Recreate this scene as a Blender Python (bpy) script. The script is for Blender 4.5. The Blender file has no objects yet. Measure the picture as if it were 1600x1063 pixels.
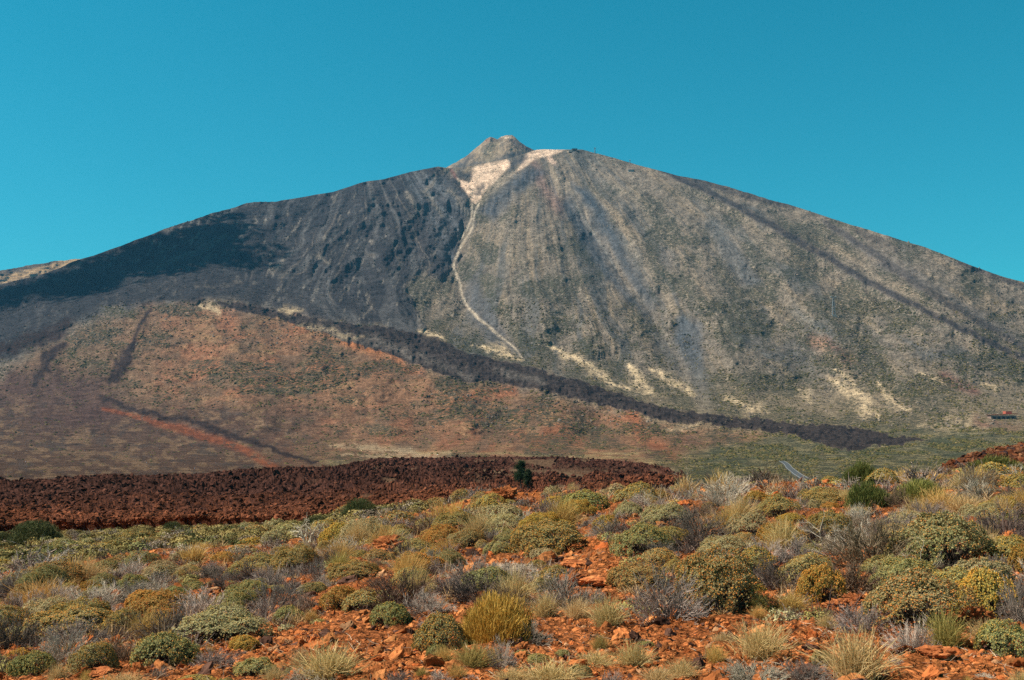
import bpy, math, time
import numpy as np
from mathutils import Vector, Matrix

T0 = time.time()
SC = bpy.context.scene
COL = SC.collection

# ------------------------------------------------------------------ camera, sky, sun, exposure
F, YH = 1630.0, 676.0            # focal length in photo pixels, row of the horizon
PITCH = math.atan((YH - 531.5) / F)
CAMZ = 1.8
cam = bpy.data.cameras.new('camera')
cam_o = bpy.data.objects.new('camera', cam)
COL.objects.link(cam_o)
cam.sensor_width = 36.0
cam.lens = 36.0 * F / 1600.0
cam.clip_start = 0.1
cam.clip_end = 60000
cam_o.location = (0, 0, CAMZ)
cam_o.rotation_euler = (math.pi / 2 + PITCH, 0, 0)
SC.camera = cam_o

SUNV = Vector((-0.66, -0.06, 0.80)).normalized()      # towards the sun
SUN_EL = math.asin(SUNV.z)
sun = bpy.data.lights.new('sun', 'SUN')
sun.energy = 5.0
sun.angle = math.radians(0.5)
sun.color = (1.0, 0.91, 0.77)
sun_o = bpy.data.objects.new('sun', sun)
COL.objects.link(sun_o)
sun_o.rotation_euler = SUNV.to_track_quat('Z', 'Y').to_euler()
sun_o.location = (-200, 0, 400)

world = bpy.data.worlds.new('World')
SC.world = world
world.use_nodes = True
wn = world.node_tree
wn.nodes.clear()
wo = wn.nodes.new('ShaderNodeOutputWorld')
bg = wn.nodes.new('ShaderNodeBackground')
sky = wn.nodes.new('ShaderNodeTexSky')
sky.sky_type = 'NISHITA'
sky.sun_disc = False
sky.sun_elevation = SUN_EL
sky.sun_rotation = math.atan2(SUNV.x, SUNV.y)
sky.altitude = 2100
sky.air_density = 1.0
sky.dust_density = 0.3
sky.ozone_density = 1.5
tint = wn.nodes.new('ShaderNodeMix')
tint.data_type = 'RGBA'
tint.blend_type = 'MULTIPLY'
tint.inputs[0].default_value = 1.0
ramp = wn.nodes.new('ShaderNodeValToRGB')
tc = wn.nodes.new('ShaderNodeTexCoord')
sep = wn.nodes.new('ShaderNodeSeparateXYZ')
wn.links.new(tc.outputs['Generated'], sep.inputs[0])
wn.links.new(sep.outputs['Z'], ramp.inputs[0])
wn.links.new(sky.outputs[0], tint.inputs[6])
wn.links.new(ramp.outputs[0], tint.inputs[7])
wn.links.new(tint.outputs[2], bg.inputs[0])
wn.links.new(bg.outputs[0], wo.inputs[0])
bg.inputs[1].default_value = 0.115
cr = ramp.color_ramp
cr.elements[0].position = 0.0
cr.elements[0].color = (0.13, 0.80, 0.68, 1)
cr.elements[1].position = 0.42
cr.elements[1].color = (0.03, 0.86, 0.75, 1)
e_ = cr.elements.new(0.62); e_.color = (0.08, 0.13, 0.11, 1)

SC.view_settings.view_transform = 'Standard'
SC.view_settings.look = 'None'
SC.view_settings.exposure = 0.58
SC.view_settings.gamma = 1.0
SC.cycles.use_adaptive_sampling = False
SC.cycles.max_bounces = 5
SC.cycles.diffuse_bounces = 1
SC.cycles.glossy_bounces = 1
SC.cycles.volume_bounces = 0
SC.cycles.use_denoising = False
SC.cycles.denoiser = 'OPENIMAGEDENOISE'
SC.cycles.denoising_input_passes = 'RGB_ALBEDO_NORMAL'
SC.cycles.denoising_prefilter = 'ACCURATE'

# ------------------------------------------------------------------ helpers
def rays(px, py):
    """unit-horizontal direction and slope (dz per metre of horizontal range) of photo pixels"""
    px = np.asarray(px, float); py = np.asarray(py, float)
    cx = (px - 800.0) / F; cy = (531.5 - py) / F
    sp, cp = math.sin(PITCH), math.cos(PITCH)
    dx = cx; dy = cp - cy * sp; dz = sp + cy * cp
    h = np.hypot(dx, dy)
    return dx / h, dy / h, dz / h

def at(px, py, R):
    a, b, c = rays(px, py)
    return np.stack([a * R, b * R, CAMZ + c * R], -1)

def proj(P):
    P = np.asarray(P, float)
    x = P[..., 0]; y = P[..., 1]; z = P[..., 2] - CAMZ
    sp, cp = math.sin(PITCH), math.cos(PITCH)
    f = y * cp + z * sp; u = -y * sp + z * cp
    return 800 + F * x / f, 531.5 - F * u / f

def hsh(ix, iy, iz, seed):
    n = (ix.astype(np.uint32) * np.uint32(374761393) + iy.astype(np.uint32) * np.uint32(668265263)
         + iz.astype(np.uint32) * np.uint32(2246822519) + np.uint32(seed * 3266489917 & 0xffffffff))
    n = (n ^ (n >> np.uint32(13))) * np.uint32(1274126177)
    n = (n ^ (n >> np.uint32(15))) * np.uint32(2654435769)
    n = n ^ (n >> np.uint32(16))
    return (n & np.uint32(0xffffff)).astype(np.float32) / 16777215.0

def vn(x, y, z=None, seed=0):
    """value noise 0..1"""
    x = np.asarray(x, np.float32); y = np.asarray(y, np.float32)
    fx = np.floor(x); fy = np.floor(y)
    ix = fx.astype(np.int64); iy = fy.astype(np.int64)
    tx = x - fx; ty = y - fy
    tx = tx * tx * (3 - 2 * tx); ty = ty * ty * (3 - 2 * ty)
    if z is None:
        iz = np.zeros_like(ix)
        a = hsh(ix, iy, iz, seed); b = hsh(ix + 1, iy, iz, seed)
        c = hsh(ix, iy + 1, iz, seed); d = hsh(ix + 1, iy + 1, iz, seed)
        return (a + (b - a) * tx) * (1 - ty) + (c + (d - c) * tx) * ty
    z = np.asarray(z, np.float32); fz = np.floor(z); iz = fz.astype(np.int64); tz = z - fz
    tz = tz * tz * (3 - 2 * tz)
    r = []
    for k in (0, 1):
        a = hsh(ix, iy, iz + k, seed); b = hsh(ix + 1, iy, iz + k, seed)
        c = hsh(ix, iy + 1, iz + k, seed); d = hsh(ix + 1, iy + 1, iz + k, seed)
        r.append((a + (b - a) * tx) * (1 - ty) + (c + (d - c) * tx) * ty)
    return r[0] * (1 - tz) + r[1] * tz

def fbm(x, y, oct=4, seed=0, ridged=False, gain=0.5):
    s = 0; a = 1.0; t = 0
    for o in range(oct):
        n = vn(x * 2 ** o + 13.7 * o, y * 2 ** o - 7.1 * o, None, seed + o)
        if ridged:
            n = 1 - np.abs(2 * n - 1)
        s = s + a * n; t += a; a *= gain
    return s / t                       # 0..1

def sstep(a, b, x):
    t = np.clip((x - a) / (b - a), 0, 1)
    return t * t * (3 - 2 * t)

def hexc(r, g, b):                     # sRGB 0..255 -> linear
    c = np.array([r, g, b], float) / 255
    return np.where(c <= 0.04045, c / 12.92, ((c + 0.055) / 1.055) ** 2.4)

def make_mesh(name, V, Fa, mats, colors=None, fmat=None, smooth=False, extra=None):
    """V (n,3); Fa (m,3) or (m,4)"""
    me = bpy.data.meshes.new(name)
    V = np.ascontiguousarray(V, np.float32); Fa = np.ascontiguousarray(Fa, np.int32)
    k = Fa.shape[1]
    me.vertices.add(len(V)); me.vertices.foreach_set('co', V.ravel())
    me.loops.add(Fa.size); me.loops.foreach_set('vertex_index', Fa.ravel())
    me.polygons.add(len(Fa))
    me.polygons.foreach_set('loop_start', np.arange(0, Fa.size, k, dtype=np.int32))
    try:
        me.polygons.foreach_set('loop_total', np.full(len(Fa), k, np.int32))
    except Exception:
        pass
    for m in (mats if isinstance(mats, (list, tuple)) else [mats]):
        me.materials.append(m)
    if fmat is not None:
        me.polygons.foreach_set('material_index', np.asarray(fmat, np.int32))
    me.polygons.foreach_set('use_smooth', np.full(len(Fa), smooth, bool))
    for nm, c in [('Col', colors)] + list((extra or {}).items()):
        if c is None:
            continue
        at_ = me.color_attributes.new(nm, 'FLOAT_COLOR', 'POINT')
        rgba = np.ones((len(V), 4), np.float32); rgba[:, :c.shape[1]] = c
        at_.data.foreach_set('color', rgba.ravel())
    me.update(calc_edges=True)
    return me

def link(name, me, parent=None, loc=None, label=None, cat=None, group=None, kind=None):
    o = bpy.data.objects.new(name, me); COL.objects.link(o)
    if parent is not None: o.parent = parent
    if loc is not None: o.location = loc
    tag(o, label, cat, group, kind)
    return o

def tag(o, label=None, cat=None, group=None, kind=None):
    if label: o['label'] = label
    if cat: o['category'] = cat
    if group: o['group'] = group
    if kind: o['kind'] = kind

def grid_faces(nr, nc):
    i = np.arange(nr - 1)[:, None] * nc + np.arange(nc - 1)[None, :]
    return np.stack([i, i + 1, i + nc + 1, i + nc], -1).reshape(-1, 4)

# ------------------------------------------------------------------ materials
def new_mat(name, rough=0.9, spec=0.15):
    m = bpy.data.materials.new(name); m.use_nodes = True
    nt = m.node_tree; b = nt.nodes['Principled BSDF']
    b.inputs['Roughness'].default_value = rough
    b.inputs['Specular IOR Level'].default_value = spec
    return m, nt, b

def col_mat(name, rough=0.9, spec=0.1, nscale=None, lo=0.8, hi=1.2, bump=None, bdist=0.02, objvar=0.0):
    """colour attribute times procedural mottling, optional bump"""
    m, nt, b = new_mat(name, rough, spec)
    N = nt.nodes.new; L = nt.links.new
    a = N('ShaderNodeAttribute'); a.attribute_name = 'Col'
    out = a.outputs['Color']
    tcn = N('ShaderNodeTexCoord')
    if nscale:
        n = N('ShaderNodeTexNoise'); n.inputs['Scale'].default_value = nscale; n.inputs['Detail'].default_value = 5
        L(tcn.outputs['Object'], n.inputs['Vector'])
        mr = N('ShaderNodeMapRange'); mr.inputs[1].default_value = 0.3; mr.inputs[2].default_value = 0.7
        mr.inputs[3].default_value = lo; mr.inputs[4].default_value = hi
        L(n.outputs[0], mr.inputs[0])
        vm = N('ShaderNodeVectorMath'); vm.operation = 'SCALE'
        L(out, vm.inputs[0]); L(mr.outputs[0], vm.inputs['Scale'])
        out = vm.outputs[0]
    if objvar:
        oi = N('ShaderNodeObjectInfo'); hs = N('ShaderNodeHueSaturation')
        m1 = N('ShaderNodeMapRange'); m1.inputs[3].default_value = 0.5 - 0.03 * objvar; m1.inputs[4].default_value = 0.5 + 0.035 * objvar
        m2 = N('ShaderNodeMapRange'); m2.inputs[3].default_value = 1 - 0.25 * objvar; m2.inputs[4].default_value = 1 + 0.3 * objvar
        mm = N('ShaderNodeMath'); mm.operation = 'MULTIPLY'; mm.inputs[1].default_value = 7.31
        fr = N('ShaderNodeMath'); fr.operation = 'FRACT'
        L(oi.outputs['Random'], m1.inputs[0]); L(oi.outputs['Random'], mm.inputs[0]); L(mm.outputs[0], fr.inputs[0]); L(fr.outputs[0], m2.inputs[0])
        L(m1.outputs[0], hs.inputs['Hue']); L(m2.outputs[0], hs.inputs['Value']); L(out, hs.inputs['Color'])
        out = hs.outputs[0]
    L(out, b.inputs['Base Color'])
    if bump:
        nb = N('ShaderNodeTexNoise'); nb.inputs['Scale'].default_value = bump; nb.inputs['Detail'].default_value = 6; nb.inputs['Roughness'].default_value = 0.65
        L(tcn.outputs['Object'], nb.inputs['Vector'])
        bp = N('ShaderNodeBump'); bp.inputs['Distance'].default_value = bdist; bp.inputs['Strength'].default_value = 1.0
        L(nb.outputs[0], bp.inputs['Height']); L(bp.outputs[0], b.inputs['Normal'])
    return m

M_leaf = col_mat('foliage', 0.75, 0.15, objvar=0.5)
def add_translucency(m, fac):
    nt = m.node_tree; b = nt.nodes['Principled BSDF']; o = nt.nodes['Material Output']
    src = b.inputs['Base Color'].links[0].from_socket
    t = nt.nodes.new('ShaderNodeBsdfTranslucent'); x = nt.nodes.new('ShaderNodeMixShader'); x.inputs[0].default_value = fac
    nt.links.new(src, t.inputs[0]); nt.links.new(b.outputs[0], x.inputs[1]); nt.links.new(t.outputs[0], x.inputs[2]); nt.links.new(x.outputs[0], o.inputs[0])
add_translucency(M_leaf, .18)
M_twig = col_mat('twigs', 0.9, 0.1, objvar=0.7)
M_grass = col_mat('dry_grass', 0.8, 0.15, objvar=0.3)
add_translucency(M_grass, .3)
M_stone = col_mat('red_scoria', 0.95, 0.05, 9.0, 0.7, 1.3, 40.0, 0.012)
def soil_material():
    m, nt, b = new_mat('red_soil', .97, .04); N = nt.nodes.new; L = nt.links.new
    a = N('ShaderNodeAttribute'); a.attribute_name = 'Col'; tcn = N('ShaderNodeTexCoord')
    wn_ = N('ShaderNodeTexNoise'); wn_.inputs['Scale'].default_value = 9; wn_.inputs['Detail'].default_value = 3; L(tcn.outputs['Object'], wn_.inputs['Vector'])
    wv = N('ShaderNodeVectorMath'); wv.operation = 'SCALE'; wv.inputs['Scale'].default_value = .12; L(wn_.outputs['Color'], wv.inputs[0])
    ad = N('ShaderNodeVectorMath'); L(tcn.outputs['Object'], ad.inputs[0]); L(wv.outputs[0], ad.inputs[1])
    last = a.outputs['Color']; hs = []
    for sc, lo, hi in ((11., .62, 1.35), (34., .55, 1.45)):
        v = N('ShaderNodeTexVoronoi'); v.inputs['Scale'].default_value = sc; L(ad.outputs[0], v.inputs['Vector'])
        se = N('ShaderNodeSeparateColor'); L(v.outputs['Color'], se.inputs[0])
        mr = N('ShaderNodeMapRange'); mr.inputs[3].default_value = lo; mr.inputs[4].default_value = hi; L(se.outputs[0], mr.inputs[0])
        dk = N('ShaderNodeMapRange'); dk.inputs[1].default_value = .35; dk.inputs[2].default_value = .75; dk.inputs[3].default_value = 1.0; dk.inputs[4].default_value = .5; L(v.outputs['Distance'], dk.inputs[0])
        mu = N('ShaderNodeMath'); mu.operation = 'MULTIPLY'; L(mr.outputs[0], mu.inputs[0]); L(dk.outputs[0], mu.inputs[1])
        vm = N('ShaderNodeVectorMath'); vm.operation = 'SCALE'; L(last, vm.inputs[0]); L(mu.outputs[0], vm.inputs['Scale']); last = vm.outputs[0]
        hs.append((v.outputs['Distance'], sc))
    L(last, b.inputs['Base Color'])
    nrm = None
    for d, sc in hs:
        bp = N('ShaderNodeBump'); bp.invert = True; bp.inputs['Distance'].default_value = .55 / sc; L(d, bp.inputs['Height'])
        if nrm: L(nrm, bp.inputs['Normal'])
        nrm = bp.outputs[0]
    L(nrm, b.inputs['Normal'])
    return m
M_soil = soil_material()
M_lava = col_mat('lava_rock', 0.95, 0.05, 0.6, 0.7, 1.3, 2.0, 0.25)

def mountain_material():
    m, nt, b = new_mat('mountain_rock', 0.96, 0.04)
    N = nt.nodes.new; L = nt.links.new
    a = N('ShaderNodeAttribute'); a.attribute_name = 'Col'
    k = N('ShaderNodeAttribute'); k.attribute_name = 'Mask'
    sp_ = N('ShaderNodeSeparateColor'); L(k.outputs['Color'], sp_.inputs[0])
    tcn = N('ShaderNodeTexCoord')
    def noise(s, d=4, r=0.6):
        n = N('ShaderNodeTexNoise'); n.inputs['Scale'].default_value = s; n.inputs['Detail'].default_value = d
        n.inputs['Roughness'].default_value = r; L(tcn.outputs['Object'], n.inputs['Vector']); return n.outputs[0]
    def mr(x, a0, a1, b0, b1):
        q = N('ShaderNodeMapRange'); q.inputs[1].default_value = a0; q.inputs[2].default_value = a1
        q.inputs[3].default_value = b0; q.inputs[4].default_value = b1; L(x, q.inputs[0]); return q.outputs[0]
    n1 = noise(0.035, 6, 0.7)
    sc = N('ShaderNodeVectorMath'); sc.operation = 'SCALE'
    L(a.outputs['Color'], sc.inputs[0]); L(mr(n1, 0.32, 0.68, 0.55, 1.45), sc.inputs['Scale'])
    # scrub: dark green dots 4 to 15 m across where the slope carries vegetation
    n2 = noise(0.10, 3, 0.75)
    th = N('ShaderNodeMath'); th.operation = 'SUBTRACT'; th.inputs[0].default_value = 0.74
    ml = N('ShaderNodeMath'); ml.operation = 'MULTIPLY'; ml.inputs[1].default_value = 0.30
    L(sp_.outputs[0], ml.inputs[0]); L(ml.outputs[0], th.inputs[1])
    df = N('ShaderNodeMath'); df.operation = 'SUBTRACT'; L(n2, df.inputs[0]); L(th.outputs[0], df.inputs[1])
    f = mr(df.outputs[0], -0.005, 0.025, 0.0, 0.85)
    mx = N('ShaderNodeMix'); mx.data_type = 'RGBA'; mx.inputs[7].default_value = (0.055, 0.058, 0.038, 1)
    L(f, mx.inputs[0]); L(sc.outputs[0], mx.inputs[6])
    gr = N('ShaderNodeVectorMath'); gr.operation = 'SCALE'; L(mx.outputs[2], gr.inputs[0]); L(mr(noise(0.22, 3, 0.8), 0.36, 0.64, 0.5, 1.5), gr.inputs['Scale'])
    L(gr.outputs[0], b.inputs['Base Color'])
    nb = noise(0.045, 8, 0.78)
    bp = N('ShaderNodeBump'); bp.inputs['Strength'].default_value = 1.0
    L(mr(sp_.outputs[1], 0, 1, 8.0, 14.0), bp.inputs['Distance'])
    L(nb, bp.inputs['Height']); L(bp.outputs[0], b.inputs['Normal'])
    return m
M_mount = mountain_material()

# ------------------------------------------------------------------ foreground ground
CX = np.array([-300, 0, 400, 600, 800, 1000, 1200, 1600, 1900.])
RR = np.array([0.5, 5, 8, 12, 17, 25, 40, 60, 100, 150, 250, 400, 600, 1500, 9000.])
ZT = np.array([
    [1.7, 1.8, 1.9, 2.3, 2.9, 3.6, 5.3, 6.9, 9.4, 12.6, 24, 40, 60, 90, 120],
    [1.7, 1.8, 1.9, 2.3, 2.9, 3.6, 5.3, 6.9, 9.4, 12.6, 24, 40, 60, 90, 120],
    [1.7, 1.8, 1.9, 2.2, 2.6, 3.3, 4.6, 6.0, 9.0, 13.0, 24, 40, 60, 90, 120],
    [1.7, 1.8, 1.87, 2.1, 2.4, 2.9, 3.75, 4.6, 8.5, 13.0, 24, 40, 60, 90, 120],
    [1.7, 1.8, 1.85, 2.0, 2.2, 2.5, 2.9, 3.6, 7.0, 12.0, 22, 40, 60, 90, 120],
    [1.7, 1.8, 1.82, 1.9, 2.0, 2.1, 2.4, 3.5, 7.0, 12.0, 22, 40, 60, 90, 120],
    [1.7, 1.8, 1.80, 1.85, 1.87, 1.92, 2.05, 3.2, 7.0, 12.0, 22, 40, 60, 90, 120],
    [1.7, 1.8, 1.80, 1.78, 1.72, 1.68, 1.65, 2.1, 5.0, 11.0, 22, 40, 60, 90, 120],
    [1.7, 1.8, 1.80, 1.78, 1.70, 1.65, 1.60, 2.0, 5.0, 11.0, 22, 40, 60, 90, 120]])

def ground_z(x, y):
    x = np.asarray(x, float); y = np.asarray(y, float)
    R = np.maximum(np.hypot(x, y), 0.51)
    ang = np.arctan2(x, y)
    px = 800 + F * np.tan(np.clip(ang, -0.62, 0.62))
    px = np.clip(px, -299, 1899)
    lr = np.log(R); LR = np.log(RR)
    j = np.clip(np.searchsorted(LR, lr) - 1, 0, len(RR) - 2)
    t = np.clip((lr - LR[j]) / (LR[j + 1] - LR[j]), 0, 1)
    i = np.clip(np.searchsorted(CX, px) - 1, 0, len(CX) - 2)
    s = (px - CX[i]) / (CX[i + 1] - CX[i])
    s = s * s * (3 - 2 * s)
    z0 = ZT[i, j] * (1 - t) + ZT[i, j + 1] * t
    z1 = ZT[i + 1, j] * (1 - t) + ZT[i + 1, j + 1] * t
    z = CAMZ - (z0 * (1 - s) + z1 * s)
    amp = np.clip(R / 12, 0.3, 2.0)
    z = z + (fbm(x / 3.0, y / 3.0, 3, 5) - 0.5) * 0.22 * amp + (fbm(x / 9.0, y / 9.0, 2, 8) - 0.5) * 0.4 * np.clip(R / 30 - 0.2, 0, 2)
    return z

def ground_hit(px, py, rmin=5.0, rmax=220.0):
    """first point of the foreground seen at a pixel; None if the ray passes over it"""
    a, b, c = rays(px, py)
    r = np.exp(np.linspace(math.log(rmin), math.log(rmax), 900))
    z = CAMZ + c * r
    g = ground_z(a * r, b * r)
    k = np.nonzero(z < g)[0]
    if len(k) == 0: return None
    R = r[k[0]]
    return np.array([a * R, b * R, g[k[0]]]), R

def ground_near(px, py):
    for k in range(0, 60, 2):
        q = ground_hit(px, py + k, 4.6)
        if q is not None: return q
    return ground_hit(px, 1000, 4.6)

def soil_color(x, y):
    n = fbm(x / 1.7, y / 1.7, 4, 31)[..., None]; n2 = fbm(x / 0.35, y / 0.35, 3, 41)[..., None]
    n3 = fbm(x / 12., y / 12., 2, 47)[..., None]
    c = np.array([0.40, 0.115, 0.033]) * (1 - n) + np.array([0.56, 0.21, 0.072]) * n
    c = c * (0.62 + 0.75 * n2)
    w = sstep(0.55, 0.8, n3)
    c = c * (1 - 0.5 * w) + np.array([0.36, 0.12, 0.045]) * 0.5 * w
    return c

def build_ground():
    nr, nc = 760, 1150
    r = np.concatenate([np.exp(np.linspace(math.log(4.5), math.log(200), nr - 14)), np.exp(np.linspace(math.log(230), math.log(9000), 14))])
    th = np.linspace(-0.60, 0.60, nc)
    Rg, Tg = np.meshgrid(r, th, indexing='ij')
    x = Rg * np.sin(Tg); y = Rg * np.cos(Tg)
    z = ground_z(x, y)
    near = sstep(110, 30, Rg)
    cl = fbm(x / 0.28, y / 0.28, 4, 61, ridged=True)
    z = z + near * (cl - 0.5) * 0.12 + near * (fbm(x / 0.07, y / 0.07, 2, 66) - 0.5) * 0.02
    z = z + (fbm(x / 1.1, y / 1.1, 3, 71, ridged=True) - 0.5) * 0.22 * sstep(10, 40, Rg) * sstep(300, 100, Rg)
    V = np.stack([x, y, z], -1).reshape(-1, 3)
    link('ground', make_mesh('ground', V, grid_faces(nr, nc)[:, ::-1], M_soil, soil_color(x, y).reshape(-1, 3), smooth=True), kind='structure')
    # the same ground round and behind the camera, coarser, sharing the border of the fine sheet
    r = np.concatenate([[0.5], np.exp(np.linspace(math.log(1.0), math.log(9000), 70))])
    th = np.linspace(0.60, 2 * math.pi - 0.60, 160)
    Rg, Tg = np.meshgrid(r, th, indexing='ij'); x = Rg * np.sin(Tg); y = Rg * np.cos(Tg)
    V = np.stack([x, y, ground_z(x, y)], -1).reshape(-1, 3)
    link('ground', make_mesh('ground_around', V, grid_faces(len(r), len(th))[:, ::-1], M_soil, soil_color(x, y).reshape(-1, 3), smooth=True), kind='structure')
    r = np.concatenate([[0.4], np.linspace(0.8, 4.5, 20)]); th = np.linspace(-0.6, 0.6, 60)
    Rg, Tg = np.meshgrid(r, th, indexing='ij'); x = Rg * np.sin(Tg); y = Rg * np.cos(Tg)
    V = np.stack([x, y, ground_z(x, y)], -1).reshape(-1, 3)
    link('ground', make_mesh('ground_under', V, grid_faces(len(r), len(th))[:, ::-1], M_soil, soil_color(x, y).reshape(-1, 3), smooth=True), kind='structure')
build_ground()
print('ground', time.time() - T0)

# ------------------------------------------------------------------ the mountain: range field R(u, y) traced from its ridges and gullies
SIL = np.array([(-320, 545), (-200, 505), (-100, 472), (0, 445), (30, 437), (60, 430), (90, 420), (120, 407), (150, 398), (200, 380), (250, 361), (290, 347), (330, 333),
    (365, 325), (385, 318), (402, 316), (420, 316), (450, 312), (490, 305), (520, 300), (545, 292), (570, 284), (600, 280), (640, 269), (665, 264), (685, 260), (700, 263), (720, 262), (745, 257),
    (770, 253), (790, 249), (812, 243), (826, 238), (838, 234.5), (850, 233.5), (870, 234), (890, 234), (910, 234), (930, 239), (945, 243), (960, 247), (1000, 259), (1035, 268),
    (1060, 275), (1100, 282), (1150, 296), (1200, 312), (1230, 319), (1250, 325), (1300, 342), (1350, 357), (1400, 373), (1450, 388), (1500, 408), (1550, 427),
    (1600, 442), (1700, 483), (1800, 525), (1950, 590)], float)
RB_Y = np.array([790, 775, 760, 745, 730, 715, 700, 680, 650, 600, 500, 400, 300, 230, 150.])
RB_R = np.array([420, 470, 560, 700, 900, 1200, 1550, 1850, 2050, 2350, 2950, 3550, 4150, 4600, 5100.])

def pdist(u, y, pts):
    """distance to a polyline, and how far along it (0..1)"""
    d = np.full(u.shape, 1e9, np.float32); s = np.zeros(u.shape, np.float32)
    n = len(pts) - 1
    for i in range(n):
        ax, ay = pts[i]; bx, by = pts[i + 1]
        vx, vy = bx - ax, by - ay; l2 = vx * vx + vy * vy
        t = np.clip(((u - ax) * vx + (y - ay) * vy) / l2, 0, 1)
        dd = np.hypot(u - ax - t * vx, y - ay - t * vy)
        k = dd < d
        d = np.where(k, dd, d); s = np.where(k, (i + t) / n, s)
    return d, s

def bbox_do(u, y, pts, margin, fn, out):
    p = np.array(pts, float)
    k = (u > p[:, 0].min() - margin) & (u < p[:, 0].max() + margin) & (y > p[:, 1].min() - margin) & (y < p[:, 1].max() + margin)
    if k.any(): out[k] = fn(u[k], y[k])
    return out

def line(u, y, pts, w, taper=0.0, sharp=2.0):
    def fn(a, b):
        d, s = pdist(a, b, pts)
        ww = w * (1 - taper + taper * np.sin(np.pi * np.clip(s, 0.02, 0.98)))
        return np.exp(-(d / ww) ** sharp)
    return bbox_do(u, y, pts, 3 * w, fn, np.zeros(u.shape, np.float32))

def relief_line(u, y, pts, w):
    """ridge or gully that starts and ends gently"""
    def fn(a, b):
        d, s = pdist(a, b, pts)
        ww = w * (.7 + .3 * np.sin(np.pi * np.clip(s, 0.02, 0.98)))
        return np.exp(-(d / ww) ** 1.3) * sstep(0, .3, s) * sstep(1.0, .8, s)
    return bbox_do(u, y, pts, 4 * w, fn, np.zeros(u.shape, np.float32))

def poly(u, y, pts, soft):
    """1 inside a polygon, falling to 0 over `soft` px outside"""
    def fn(a, b):
        ins = np.zeros(a.shape, bool); n = len(pts)
        for i in range(n):
            x0, y0 = pts[i]; x1, y1 = pts[(i + 1) % n]
            if y0 == y1: continue
            c = ((y0 > b) != (y1 > b)) & (a < (x1 - x0) * (b - y0) / (y1 - y0) + x0)
            ins ^= c
        d, _ = pdist(a, b, list(pts) + [pts[0]])
        sd = np.where(ins, d, -d)
        return sstep(-soft, soft, sd)
    return bbox_do(u, y, pts, soft + 2, fn, np.zeros(u.shape, np.float32))

# crest of the near red hill and the black flow that lies along it
FLOW = [(395, 474), (470, 492), (560, 512), (640, 532), (720, 556), (800, 580), (900, 607), (1000, 634), (1080, 648), (1180, 660), (1290, 672), (1400, 684), (1450, 689)]
DARKFLOW = [(330, 470), (400, 477), (480, 495), (560, 508), (620, 514), (680, 528), (730, 553), (800, 566), (860, 583), (930, 600), (1000, 628), (1060, 642), (1120, 648), (1200, 655),
    (1250, 662), (1300, 664), (1380, 676), (1458, 688), (1400, 694), (1340, 703), (1290, 697), (1220, 676), (1150, 668), (1060, 662), (1000, 648), (940, 634), (880, 618), (800, 600), (740, 596),
    (690, 588), (640, 566), (580, 545), (520, 525), (440, 500), (360, 482)]
G_CHAN = [(748, 318), (742, 335), (738, 355), (722, 380), (712, 402), (709, 418), (718, 440), (722, 462), (730, 480), (748, 498), (770, 515), (790, 532), (806, 545), (818, 562)]
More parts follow.
